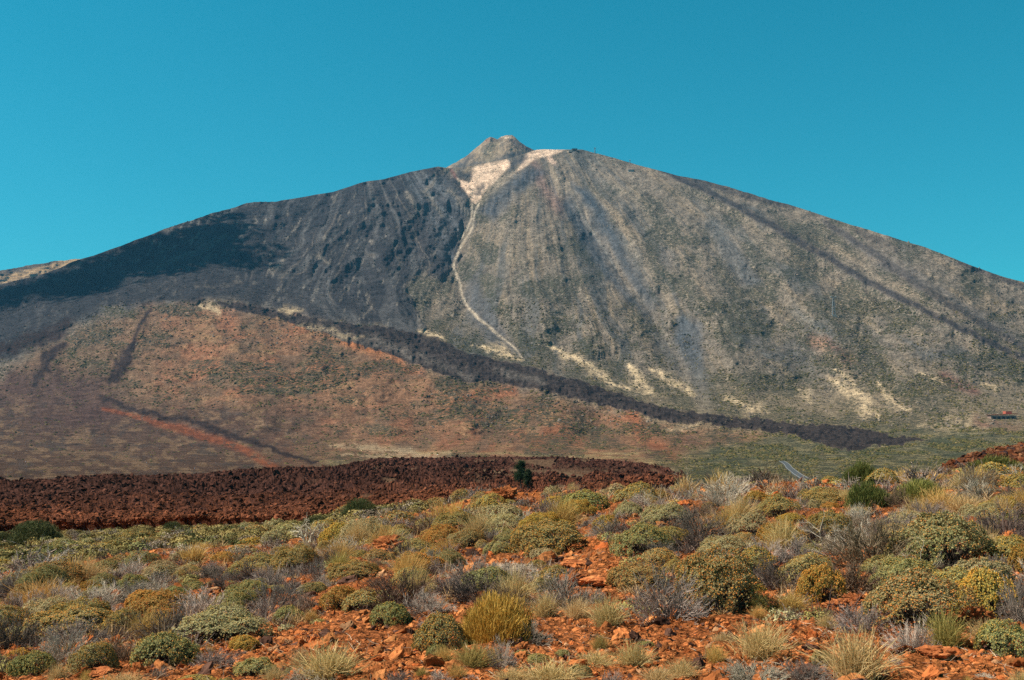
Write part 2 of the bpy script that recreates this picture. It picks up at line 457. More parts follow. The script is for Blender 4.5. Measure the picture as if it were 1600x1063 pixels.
# gullies (amp > 0: away from the viewer) and ridges (amp < 0)
RELIEF = [
    (G_CHAN, 38, 110), ([(735, 300), (745, 330), (715, 400), (722, 470)], 80, 90),
    ([(800, 262), (790, 300), (792, 350), (810, 420), (840, 500), (870, 560)], 66, -110),
    ([(830, 275), (842, 330), (880, 420), (930, 520), (970, 580)], 40, -70),
    ([(880, 300), (905, 345), (940, 385), (975, 430), (1010, 475), (1035, 530), (1070, 580), (1110, 640)], 34, 120),
    ([(900, 325), (950, 400), (990, 450)], 44, 45),
    ([(925, 275), (965, 330), (1010, 400), (1060, 450)], 38, -75),
    ([(1060, 480), (1080, 530), (1085, 570)], 34, 45),
    ([(1040, 410), (1110, 500), (1150, 600), (1180, 640)], 42, -70),
    ([(1100, 360), (1170, 450), (1240, 560), (1270, 640)], 28, 60),
    ([(1150, 330), (1260, 450), (1350, 600)], 38, -60),
    ([(1250, 380), (1330, 480), (1400, 600)], 26, 50),
    ([(1035, 268), (1120, 310), (1200, 350), (1290, 405), (1380, 455), (1480, 505), (1600, 562), (1750, 630)], 9, -38),
    ([(1035, 280), (1120, 324), (1200, 366), (1290, 422), (1380, 472), (1480, 522), (1600, 580)], 10, 26),
    ([(1320, 372), (1400, 420), (1470, 470), (1560, 520), (1700, 600)], 10, -30),
    # the dark west face
    ([(600, 282), (560, 330), (500, 380), (470, 430)], 38, -120),
    ([(560, 290), (500, 340), (440, 390)], 30, 90),
    ([(640, 272), (620, 330), (600, 400), (620, 470), (640, 520)], 34, -130),
    ([(660, 270), (668, 330), (680, 400), (690, 450)], 34, -60),
    ([(620, 300), (580, 370), (545, 440), (540, 490)], 34, 55),
    ([(640, 330), (650, 400), (665, 460)], 28, 45),
    ([(560, 380), (500, 440), (440, 470)], 30, -55),
    ([(385, 318), (400, 370), (420, 420)], 30, -80),
    ([(420, 330), (440, 380), (400, 430), (330, 450)], 22, 70),
    ([(150, 440), (260, 425), (340, 440), (420, 460)], 18, -60),
    ([(60, 470), (200, 455), (300, 460)], 16, 50),
    # lower hill
    ([(235, 488), (205, 535), (198, 560), (172, 600)], 10, -26),
    ([(90, 545), (75, 570), (55, 600)], 13, -22),
    ([(330, 480), (360, 560), (400, 640), (440, 700)], 40, -60),
    ([(430, 500), (520, 560), (600, 640), (620, 700)], 38, -70),
    ([(290, 500), (300, 580), (330, 660)], 26, 40),
    ([(470, 500), (560, 600), (590, 680)], 24, 50),
    ([(640, 570), (700, 620), (760, 690)], 40, -60), ([(590, 600), (640, 640), (700, 700)], 24, 50),
    ([(800, 605), (850, 650), (900, 700)], 44, -70), ([(780, 640), (800, 690)], 26, 40),
    ([(960, 640), (1010, 680), (1050, 720)], 40, -60), ([(900, 640), (950, 690)], 24, 40),
    ([(160, 636), (230, 655), (290, 672), (350, 690), (400, 715), (435, 735)], 12, 34),
    ([(170, 628), (240, 645), (310, 664), (370, 684), (420, 706)], 9, -30),
]

def jag(u):
    return (fbm(u / 16., u * 0 + 3.3, 4, 77) - 0.5) * 7.0 * (0.35 + 0.65 * sstep(0.45, 0.6, fbm(u / 90., u * 0 + 1.2, 2, 79)))

def sil_y(u):
    y = np.interp(u, SIL[:, 0], SIL[:, 1])
    calm = np.exp(-((u - 880) / 70.) ** 2)
    return y + jag(u) * 0.55 * (1 - 0.8 * calm)

def mount_R(u, y):
    R = np.interp(y, RB_Y[::-1], RB_R[::-1]) if False else np.interp(-y, -RB_Y, RB_R)
    R = R.astype(np.float32)
    ysm = sstep(700, 600, y)
    R += ysm * (np.maximum(u - 950, 0) ** 2 * 0.0016 + np.maximum(650 - u, 0) ** 2 * 0.0010)
    # the mountain stands behind the crest of the red hill: ground above the flow is farther away
    fx = np.array([p[0] for p in FLOW]); fy = np.array([p[1] for p in FLOW])
    cy = np.interp(u, [-400, 0, 120, 200, 300] + list(fx) + [1900], [600, 545, 505, 482, 470] + list(fy) + [694])
    R += 330 * sstep(6, -60, y - cy) * sstep(1500, 1250, u) - 0
    wu = u + (fbm(u / 40., y / 60., 3, 11) - 0.5) * 16
    wy = y + (fbm(u / 40., y / 40., 3, 15) - 0.5) * 12
    keep_ = 1 - np.clip(poly(u, y, [(700, 250), (900, 222), (880, 250), (800, 285), (740, 325), (712, 290)], 10), 0, 1) * .8
    for pts, w, amp in RELIEF:
        k = relief_line(wu, wy, pts, w * 1.15)
        if max(p[0] for p in pts) < 700 and max(p[1] for p in pts) < 530: amp = amp * .62
        R += amp * 1.0 * keep_ * k * (0.75 + 0.5 * vn(u / 25., y / 25., None, 3))
    # radial erosion from the summit, stronger on the upper slopes
    au = np.arctan2(u - 820, np.maximum(y - 120, 5)); rad = np.hypot(u - 820, y - 120)
    wob = (fbm(u / 90., y / 90., 4, 21) - 0.5) * 0.42
    e1 = fbm((au + wob * .6) * 8, rad / 520., 5, 23, ridged=True)
    e2 = fbm((au + wob * 0.4) * 34, rad / 200., 4, 27, ridged=True)
    up = keep_ * sstep(690, 520, y) * (0.35 + 0.65 * sstep(0, 60, np.abs(y - cy)))
    R -= (e1 - 0.5) * 70 * up + (e2 - 0.5) * 14 * up
    e3 = fbm((au + wob * .7) * 75, rad / 90., 3, 28, ridged=True) * sstep(.5, .68, fbm(u / 45., y / 45., 3, 30))
    R -= e3 * 12 * up
    low = sstep(745, 690, y)
    R -= (fbm(u / 26., y / 17., 5, 29, ridged=True) - 0.5) * (32 * low + 8)
    R -= (fbm(u / 9., y / 6., 4, 33) - 0.5) * (12 * low + 3)
    # rough surface of the black flow
    df = poly(wu, wy, DARKFLOW, 5)
    R -= df * (26 + 44 * (fbm(u / 11., y / 5., 5, 35, ridged=True) - 0.5))
    dk = sstep(0.35, 0.6, westface(u, y))
    a2 = np.arctan2(u - 590, np.maximum(y - 170, 5)); r2 = np.hypot(u - 590, y - 170)
    R -= dk * ((fbm(u / 8., y / 6., 4, 37, ridged=True) - 0.5) * 16 + (fbm((a2 + wob * .8) * 11, r2 / 180., 5, 38, ridged=True) - .5) * 52 + (fbm(u / 34., y / 24., 4, 39, ridged=True) - .5) * 26)
    # no overhangs: going up a column the range always grows
    k_ = 2.1 * (790 - y)
    R = np.maximum.accumulate(R - k_, axis=0) + k_
    return R

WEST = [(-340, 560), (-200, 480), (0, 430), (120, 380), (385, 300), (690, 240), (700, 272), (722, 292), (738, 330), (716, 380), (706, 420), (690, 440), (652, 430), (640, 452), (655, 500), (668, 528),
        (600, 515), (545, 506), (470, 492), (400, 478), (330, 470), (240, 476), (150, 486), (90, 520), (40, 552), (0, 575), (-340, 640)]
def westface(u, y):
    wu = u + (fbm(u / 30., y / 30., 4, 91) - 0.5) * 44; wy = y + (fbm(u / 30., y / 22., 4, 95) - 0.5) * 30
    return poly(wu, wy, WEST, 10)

def mountain_colors(u, y):
    def mix(c, new, m):
        m = np.clip(m, 0, 1)[..., None]
        return c * (1 - m) + np.asarray(new) * m
    sh = u.shape
    wu = u + (fbm(u / 22., y / 22., 4, 111) - 0.5) * 22; wy = y + (fbm(u / 22., y / 22., 4, 115) - 0.5) * 18
    au = np.arctan2(u - 820, np.maximum(y - 120, 5)); rad = np.hypot(u - 820, y - 120)
    st = fbm(au * 60 + fbm(u / 60, y / 60, 2, 5) * 2, rad / 90., 4, 121)
    st2 = fbm(au * 24 + fbm(u / 60, y / 60, 2, 6) * 3, rad / 200., 3, 125)
    fn_ = fbm(u / 5., y / 4., 4, 131); md = fbm(u / 38., y / 30., 4, 135)
    C = np.ones(sh + (3,)) * np.array([0.170, 0.140, 0.112])
    C = mix(C, [0.125, 0.108, 0.088], sstep(0.42, 0.66, md) * 0.30)
    C = mix(C, [0.25, 0.185, 0.12], sstep(0.48, 0.70, st) * 0.45)
    C = mix(C, [0.105, 0.092, 0.078], sstep(0.50, 0.68, fbm(au * 85 + fbm(u / 50, y / 50, 2, 7) * 2, rad / 55., 4, 123)) * 0.6)
    C = mix(C, [0.075, 0.08, 0.085], sstep(0.52, 0.68, st2) * 0.65 * sstep(640, 560, y))  # blue-grey streaks and the gully lines below paint gully shade into the slope colour
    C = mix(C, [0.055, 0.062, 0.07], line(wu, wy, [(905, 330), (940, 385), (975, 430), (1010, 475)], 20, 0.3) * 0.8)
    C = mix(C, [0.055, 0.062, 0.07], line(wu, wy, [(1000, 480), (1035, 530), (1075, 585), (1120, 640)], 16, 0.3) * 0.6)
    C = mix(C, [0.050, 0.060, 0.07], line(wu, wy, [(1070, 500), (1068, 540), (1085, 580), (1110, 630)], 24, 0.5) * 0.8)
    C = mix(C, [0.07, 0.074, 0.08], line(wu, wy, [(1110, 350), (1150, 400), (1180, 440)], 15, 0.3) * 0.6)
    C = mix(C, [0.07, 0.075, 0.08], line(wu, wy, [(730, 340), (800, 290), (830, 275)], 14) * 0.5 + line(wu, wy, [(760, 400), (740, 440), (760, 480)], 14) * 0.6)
    C = mix(C, [0.16, 0.10, 0.085], line(wu, wy, [(835, 255), (850, 290), (875, 330)], 9) * 0.7)
    gully_shade = np.zeros(sh)  # shaded gully walls, painted as dark blue-grey patches in the rock colour
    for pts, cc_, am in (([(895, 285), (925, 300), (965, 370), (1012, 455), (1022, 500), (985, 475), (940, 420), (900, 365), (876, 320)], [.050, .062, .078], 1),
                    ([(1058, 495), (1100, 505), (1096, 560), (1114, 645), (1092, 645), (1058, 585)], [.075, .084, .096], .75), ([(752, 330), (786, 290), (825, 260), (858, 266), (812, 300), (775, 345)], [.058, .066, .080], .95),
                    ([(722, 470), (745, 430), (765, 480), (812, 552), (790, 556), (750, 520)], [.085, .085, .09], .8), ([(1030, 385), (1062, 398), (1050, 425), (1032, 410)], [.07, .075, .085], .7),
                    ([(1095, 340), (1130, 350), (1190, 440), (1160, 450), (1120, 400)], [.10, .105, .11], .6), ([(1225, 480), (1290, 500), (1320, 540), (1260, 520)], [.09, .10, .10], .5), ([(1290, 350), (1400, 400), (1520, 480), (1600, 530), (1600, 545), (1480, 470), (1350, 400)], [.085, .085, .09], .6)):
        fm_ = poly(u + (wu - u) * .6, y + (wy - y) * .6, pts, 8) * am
        gully_shade = np.maximum(gully_shade, fm_)
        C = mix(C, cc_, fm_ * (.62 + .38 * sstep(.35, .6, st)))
    for pts, ww, am in (([(858, 262), (890, 300), (935, 372), (985, 450), (1040, 520), (1075, 600)], 9, .7), ([(935, 262), (985, 310), (1035, 372), (1075, 430), (1120, 510)], 13, .6), ([(800, 300), (796, 350), (815, 420)], 12, .5),
                        ([(990, 385), (1030, 440), (1052, 490)], 12, .5), ([(1105, 330), (1180, 400), (1260, 500)], 12, .45), ([(1060, 290), (1180, 360), (1330, 450), (1460, 530)], 9, .5), ([(1240, 340), (1330, 400), (1430, 470), (1540, 545)], 9, .5), ([(670, 440), (700, 480), (760, 540)], 14, .5)):
        C = mix(C, [0.265, 0.21, 0.155], line(wu, wy, pts, ww, .3, 1.5) * am * (.5 + .5 * sstep(.35, .6, st)))  # sunlit ridge flanks painted in as lighter tan strips
    veg = 0.55 + 0.4 * sstep(0.4, 0.6, md) - 0.3 * sstep(360, 260, y)
    veg = veg * (1 - .85 * gully_shade)
    rock = np.full(sh, 0.35)
    # grey-green scrub lower on the right and over the plain
    C = mix(C, [0.23, 0.175, 0.105], sstep(540, 680, y) * sstep(820, 1000, u) * 0.7)
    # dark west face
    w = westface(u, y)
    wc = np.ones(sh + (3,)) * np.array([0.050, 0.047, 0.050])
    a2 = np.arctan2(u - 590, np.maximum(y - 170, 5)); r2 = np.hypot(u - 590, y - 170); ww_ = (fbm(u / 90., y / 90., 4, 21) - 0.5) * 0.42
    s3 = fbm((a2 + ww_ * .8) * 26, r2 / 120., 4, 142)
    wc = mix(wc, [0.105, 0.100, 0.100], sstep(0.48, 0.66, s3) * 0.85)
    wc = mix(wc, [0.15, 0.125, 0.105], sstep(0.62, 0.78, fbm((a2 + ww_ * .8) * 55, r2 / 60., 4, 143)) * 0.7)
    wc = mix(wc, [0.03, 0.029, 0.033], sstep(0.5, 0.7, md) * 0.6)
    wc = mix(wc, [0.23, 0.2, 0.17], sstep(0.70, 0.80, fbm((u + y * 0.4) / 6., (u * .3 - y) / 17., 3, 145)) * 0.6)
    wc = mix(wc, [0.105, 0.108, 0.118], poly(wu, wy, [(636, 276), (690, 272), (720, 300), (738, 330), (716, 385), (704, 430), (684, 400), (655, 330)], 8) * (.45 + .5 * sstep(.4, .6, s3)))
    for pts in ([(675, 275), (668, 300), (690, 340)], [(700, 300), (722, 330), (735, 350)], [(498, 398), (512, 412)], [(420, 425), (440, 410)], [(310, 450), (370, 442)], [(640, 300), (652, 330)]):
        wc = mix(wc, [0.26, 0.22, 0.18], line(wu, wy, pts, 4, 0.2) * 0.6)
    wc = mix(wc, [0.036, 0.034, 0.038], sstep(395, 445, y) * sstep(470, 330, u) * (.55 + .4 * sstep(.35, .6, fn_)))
    wc = mix(wc, [0.20, 0.175, 0.155], line(wu, wy, [(60, 560), (110, 540), (200, 508)], 7) * .5 * sstep(.35, .6, fn_))
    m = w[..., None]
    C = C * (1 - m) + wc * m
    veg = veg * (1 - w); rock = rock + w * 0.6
    # red hill and the brown ground to its left
    HILL = [(-400, 620), (0, 590), (60, 545), (120, 515), (180, 492), (240, 480), (330, 478), (400, 484), (470, 500), (560, 528), (640, 566), (700, 592), (800, 604), (880, 620), (940, 638), (1000, 652),
            (1060, 668), (1170, 676), (1290, 700), (1220, 716), (1100, 735), (1040, 800), (-400, 800)]
    h = poly(wu, wy, HILL, 13)
    hc = np.ones(sh + (3,)) * np.array([0.225, 0.122, 0.070])
    hc = mix(hc, [0.29, 0.112, 0.058], sstep(0.50, 0.66, fbm(u / 34. + y / 60., y / 22., 4, 151)) * 0.45)
    hc = mix(hc, [0.28, 0.17, 0.09], sstep(0.55, 0.7, fbm(u / 26., y / 10., 4, 155)) * 0.6)
    hc = mix(hc, [0.12, 0.085, 0.058], sstep(0.50, 0.66, fbm(u / 30., y / 14., 4, 157)) * 0.6)
    hc = mix(hc, [0.17, 0.115, 0.075], sstep(330, 160, u + (wy - y) * 2) * 0.75)
    lowl = np.clip(sstep(610, 655, wy) * sstep(600, 380, wu) + sstep(560, 610, wy) * sstep(240, 120, wu), 0, 1)
    hc = mix(hc, [0.095, 0.058, 0.042], lowl * 0.95)
    hc = mix(hc, [0.24, 0.155, 0.09], lowl * sstep(0.5, 0.62, fbm(u / 15., y / 6., 5, 161)) * 0.5)
    hc = mix(hc, [0.075, 0.055, 0.045], lowl * sstep(0.55, 0.7, fbm(u / 16., y / 6., 4, 163)) * 0.8)
    rr = line(wu, wy, [(150, 620), (60, 600), (-60, 615), (-300, 640)], 32) + line(wu, wy, [(60, 660), (180, 650)], 20)
    hc = mix(hc, [0.085, 0.05, 0.042], rr * (0.4 + 0.6 * fn_))
    hc = hc * np.array([.93, .93, .95])
    C = C * (1 - h[..., None]) + hc * h[..., None]
    veg = veg * (1 - h) + (1 - .85 * lowl) * h * (0.35 + 0.55 * sstep(0.45, 0.6, fbm(u / 50., y / 24., 3, 165))); rock = rock * (1 - h) + h * 0.25
    C = mix(C, [0.33, 0.135, 0.062], line(wu, wy, [(545, 530), (600, 545), (640, 575)], 13, 0.5) * 0.7 + line(wu, wy, [(460, 500), (530, 525), (590, 550)], 9) * 0.6)
    C = mix(C, [0.30, 0.105, 0.05], line(wu, wy, [(985, 652), (1015, 690), (1050, 716)], 12) * 0.7 + line(wu, wy, [(840, 690), (870, 670), (900, 690)], 13) * 0.5 + line(wu, wy, [(700, 625), (800, 610)], 8) * 0.5)
    C = mix(C, [0.13, 0.075, 0.055], line(wu, wy, [(1080, 700), (1150, 705), (1230, 715)], 15) * 0.7)
    # black flow
    d = poly(u + (wu - u) * 0.6 + (fbm(u / 6., y / 5., 3, 173) - .5) * 10, y + (wy - y) * 0.5 + (fbm(u / 6., y / 5., 3, 174) - .5) * 9, DARKFLOW, 1.5)
    dc = np.ones(sh + (3,)) * np.array([0.052, 0.040, 0.037])
    dc = mix(dc, [0.022, 0.018, 0.019], sstep(0.5, 0.65, fn_))
    g = line(wu, wy, [(500, 512), (560, 530), (620, 545), (690, 572), (740, 588)], 9, 0.3) + line(wu, wy, [(780, 580), (850, 598)], 6)
    dc = mix(dc, [0.12, 0.102, 0.09], g * (0.45 + 0.55 * sstep(0.4, 0.6, fbm(u / 9., y / 8., 3, 171))))
    C = C * (1 - d[..., None]) + dc * d[..., None]
    veg *= 1 - d; rock = rock * (1 - d) + d
    # dark tongues on the lower hill
    for pts, ww in (([(240, 484), (212, 525), (203, 550), (198, 572)], 6), ([(205, 540), (195, 565), (175, 595)], 11), ([(100, 540), (75, 560), (55, 598)], 12), ([(0, 545), (60, 530), (110, 505)], 14),
                    ([(160, 625), (240, 644), (310, 662), (380, 684), (430, 705), (500, 722)], 5.5)):
        k = line(u + (wu - u) * 1.0 + (fbm(u / 7., y / 7., 3, 175) - .5) * 9, y + (wy - y) + (fbm(u / 7., y / 7., 3, 176) - .5) * 7, pts, ww, 0.45, 3.0) * (0.8 + 0.4 * sstep(.3, .6, fn_))
        C = mix(C, [0.036, 0.024, 0.022], k); veg *= 1 - k
    k = line(u + (wu - u) * .5, y + (wy - y) * .5, [(160, 638), (230, 655), (290, 673), (350, 690), (395, 712), (430, 732), (450, 748)], 6.5, 0.6, 2.2) * sstep(.18, .42, fbm(u / 7., y / 5., 4, 199))
    C = mix(C, [0.25, 0.070, 0.028], np.clip(k, 0, .8) * (.55 + .45 * fn_)); veg *= 1 - k
    # tan sand fans
    for pts, ww, s in (([(858, 540), (900, 562), (960, 598), (985, 610)], 6, 1), ([(985, 572), (1000, 598), (1015, 615)], 12, 1), ([(1018, 572), (1050, 598), (1080, 615)], 7, .9), ([(1135, 625), (1200, 646)], 8, .8),
                    ([(1300, 592), (1345, 625), (1370, 655)], 9, .8), ([(1310, 580), (1330, 600)], 5, .8), ([(1350, 630), (1350, 655)], 9, .7), ([(1250, 610), (1265, 630)], 9, .5), ([(655, 518), (690, 530)], 5, .9), ([(735, 540), (790, 552), (815, 562)], 5, 1),
                    ([(770, 536), (790, 545)], 6, .6), ([(1365, 598), (1400, 630), (1420, 640)], 6, .7), ([(1435, 580), (1480, 605)], 3, .8), ([(1480, 650), (1530, 665), (1440, 665)], 12, .45), ([(1530, 598), (1570, 612)], 3.5, .7),
                    ([(316, 478), (345, 488)], 6, .8), ([(440, 483), (470, 485)], 6, .8), ([(520, 695), (700, 712)], 5, .6), ([(540, 712), (690, 716)], 4, .6), ([(470, 505), (560, 525)], 5, .5), ([(1230, 695), (1310, 712), (1240, 728)], 8, .5), ([(1040, 670), (1100, 665)], 5, .5)):
        k = line(wu, wy, pts, ww * 1.15, 0.6, 1.8) * s * sstep(0.28, 0.46, fbm(u / 5. , y / 3.2, 4, 133))
        C = mix(C, [0.50, 0.38, 0.24], k); veg = veg * (1 - 0.6 * k)
    # pumice below the summit, the pale scree channel
    q = poly(u + (wu - u) * .35, y + (wy - y) * .35, [(738, 262), (760, 256), (790, 249), (797, 252), (796, 260), (785, 268), (778, 280), (765, 293), (752, 305), (742, 318), (733, 314), (728, 302), (718, 286), (714, 277), (728, 283), (736, 285)], 2.5)
    C = mix(C, [0.74, 0.53, 0.39], q * (.85 + .15 * sstep(.35, .6, fn_))); veg *= 1 - q
    q2 = poly(u + (wu - u) * .25, y + (wy - y) * .25, [(820, 242), (838, 234), (850, 231), (885, 231), (872, 238), (858, 243), (840, 247), (825, 258), (806, 268), (796, 276), (812, 262)], 2.5)
    C = mix(C, [0.70, 0.50, 0.37], q2 * (.85 + .15 * sstep(.35, .6, fn_))); veg *= 1 - q2
    q3 = line(wu, wy, [(860, 245), (866, 252)], 5) ; C = mix(C, [0.72, 0.5, 0.38], q3 * .8)
    C = mix(C, [0.30, 0.24, 0.18], line(wu, wy, [(745, 318), (772, 292), (800, 268)], 6) * .6)
    C = mix(C, [0.06, 0.06, 0.068], line(wu, wy, [(800, 255), (822, 243)], 6) * .8)
    C = mix(C, [0.035, 0.038, 0.045], line(wu, wy, [(722, 268), (734, 274)], 6) * .9)
    C = mix(C, [0.12, 0.1, 0.09], line(wu, wy, [(738, 302), (758, 292)], 3) * .8)
    C = mix(C, [0.17, 0.08, 0.07], line(wu, wy, [(702, 268), (712, 276)], 4) * .8)
    ch = line(u + (wu - u) * .3, y + (wy - y) * .3, G_CHAN, 2.4, 0.4, 2.5) * (.7 + .3 * sstep(.3, .55, fn_)) + line(u, y, [(738, 320), (736, 345), (722, 372)], 1.4)
    C = mix(C, [0.46, 0.38, 0.29], ch * .95); veg *= 1 - np.clip(ch, 0, 1)
    C = mix(C, [0.19, 0.18, 0.165], line(u, y, [(898, 318), (925, 362), (950, 400), (962, 420)], 1.6) * .8)
    # thin black lava tongues down the right flank
    for pts, ww, s in (([(1035, 266), (1100, 296), (1200, 349), (1290, 402), (1380, 452), (1480, 503), (1600, 560), (1750, 630)], 6, 1), ([(1060, 274), (1150, 300), (1240, 325)], 6, .8), ([(1290, 348), (1350, 385), (1400, 420), (1470, 468), (1560, 520), (1700, 600)], 7, .75), ([(1340, 360), (1400, 392)], 8, .5), ([(1500, 412), (1600, 447)], 6, .8)):
        k = line(u + (wu - u) * .4, y + (wy - y) * .4, pts, ww * .95, 0.3, 4.0) * s * (.7 + .3 * sstep(.3, .5, fn_))
        C = mix(C, [0.042, 0.038, 0.040], k * .95); veg *= 1 - k
    # reddish spots bottom right
    C = mix(C, [0.15, 0.06, 0.05], line(wu, wy, [(1475, 590), (1520, 612)], 10) * .7 + line(wu, wy, [(1530, 655), (1560, 668), (1590, 672)], 8) * .6)
    C = mix(C, [0.3, 0.13, 0.08], line(wu, wy, [(1270, 530), (1330, 560)], 9) * .4)
    # valley floor with green scrub
    v = sstep(672, 700, wy + sstep(1000, 1300, u) * 12 - sstep(1300, 1050, u) * 22) * sstep(1010, 1120, u + (wy - 720) * 0.6)
    vc = np.ones(sh + (3,)) * np.array([0.17, 0.15, 0.085])
    vc = mix(vc, [0.27, 0.22, 0.115], sstep(0.5, 0.66, fbm(u / 40., y / 5., 4, 181)))
    vc = mix(vc, [0.075, 0.088, 0.05], sstep(0.5, 0.62, fbm(u / 34., y / 4., 4, 185)) * .8)
    v = v * (1 - d)
    C = C * (1 - v[..., None]) + vc * v[..., None]
    veg = veg * (1 - v) + v * 0.95
    C = mix(C, [0.33, 0.26, 0.13], sstep(0.52, 0.62, fbm(u / 60., y / 4., 3, 191)) * sstep(700, 712, y) * sstep(745, 730, y) * sstep(460, 540, u) * .5)
    C *= (0.86 + 0.28 * fn_)[..., None] * (1 + (.20 - 0.10 * w - .12 * h) * (1 - np.clip(q + q2 + q3 + ch, 0, 1)))[..., None]
    C = np.minimum(C, 0.85)
    return C, np.stack([np.clip(veg, 0, 1), np.clip(rock, 0, 1), np.clip(v, 0, 1)], -1)

def build_mountain():
    nc = 1500
    us = np.linspace(-310, 1910, nc)
    nr = 450
    t = np.linspace(0, 1, nr) ** 0.92
    ys = sil_y(us)
    Y = 790 + (ys[None, :] - 790) * t[:, None]
    U = np.broadcast_to(us[None, :], Y.shape).copy()
    R = mount_R(U, Y)
    # keep the surface continuous and rising: no row nearer than the one below it by more than a small step
    P = at(U, Y, R)
    # roll the crest over to a far side
    top = P[-1]
    a, b, _ = rays(us, ys)
    back = []
    for dr, dz in ((12, -1), (60, -22), (300, -150), (1500, -800), (3000, -1700)):
        q = top.copy(); q[:, 0] += a * dr; q[:, 1] += b * dr; q[:, 2] = np.maximum(q[:, 2] + dz, -60)
        back.append(q)
    foot = P[0].copy(); foot[:, 2] -= 30
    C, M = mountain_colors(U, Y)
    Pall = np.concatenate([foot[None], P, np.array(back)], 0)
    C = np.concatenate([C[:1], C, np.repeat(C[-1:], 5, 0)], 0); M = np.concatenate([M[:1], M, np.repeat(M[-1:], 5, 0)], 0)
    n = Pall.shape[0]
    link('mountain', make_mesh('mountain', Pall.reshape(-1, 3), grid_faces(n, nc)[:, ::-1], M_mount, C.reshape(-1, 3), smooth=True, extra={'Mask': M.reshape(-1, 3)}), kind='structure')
    return us, U, Y, R, P, M[1:1 + nr]
MU, MUU, MYY, MR, MP, MM = build_mountain()
def on_mountain(px, py):
    j = int(np.clip(np.searchsorted(MU, px), 1, len(MU) - 1))
    i = int(np.argmin(np.abs(MYY[:, j] - py)))
    return Vector(MP[i, j])
print('mountain', time.time() - T0)

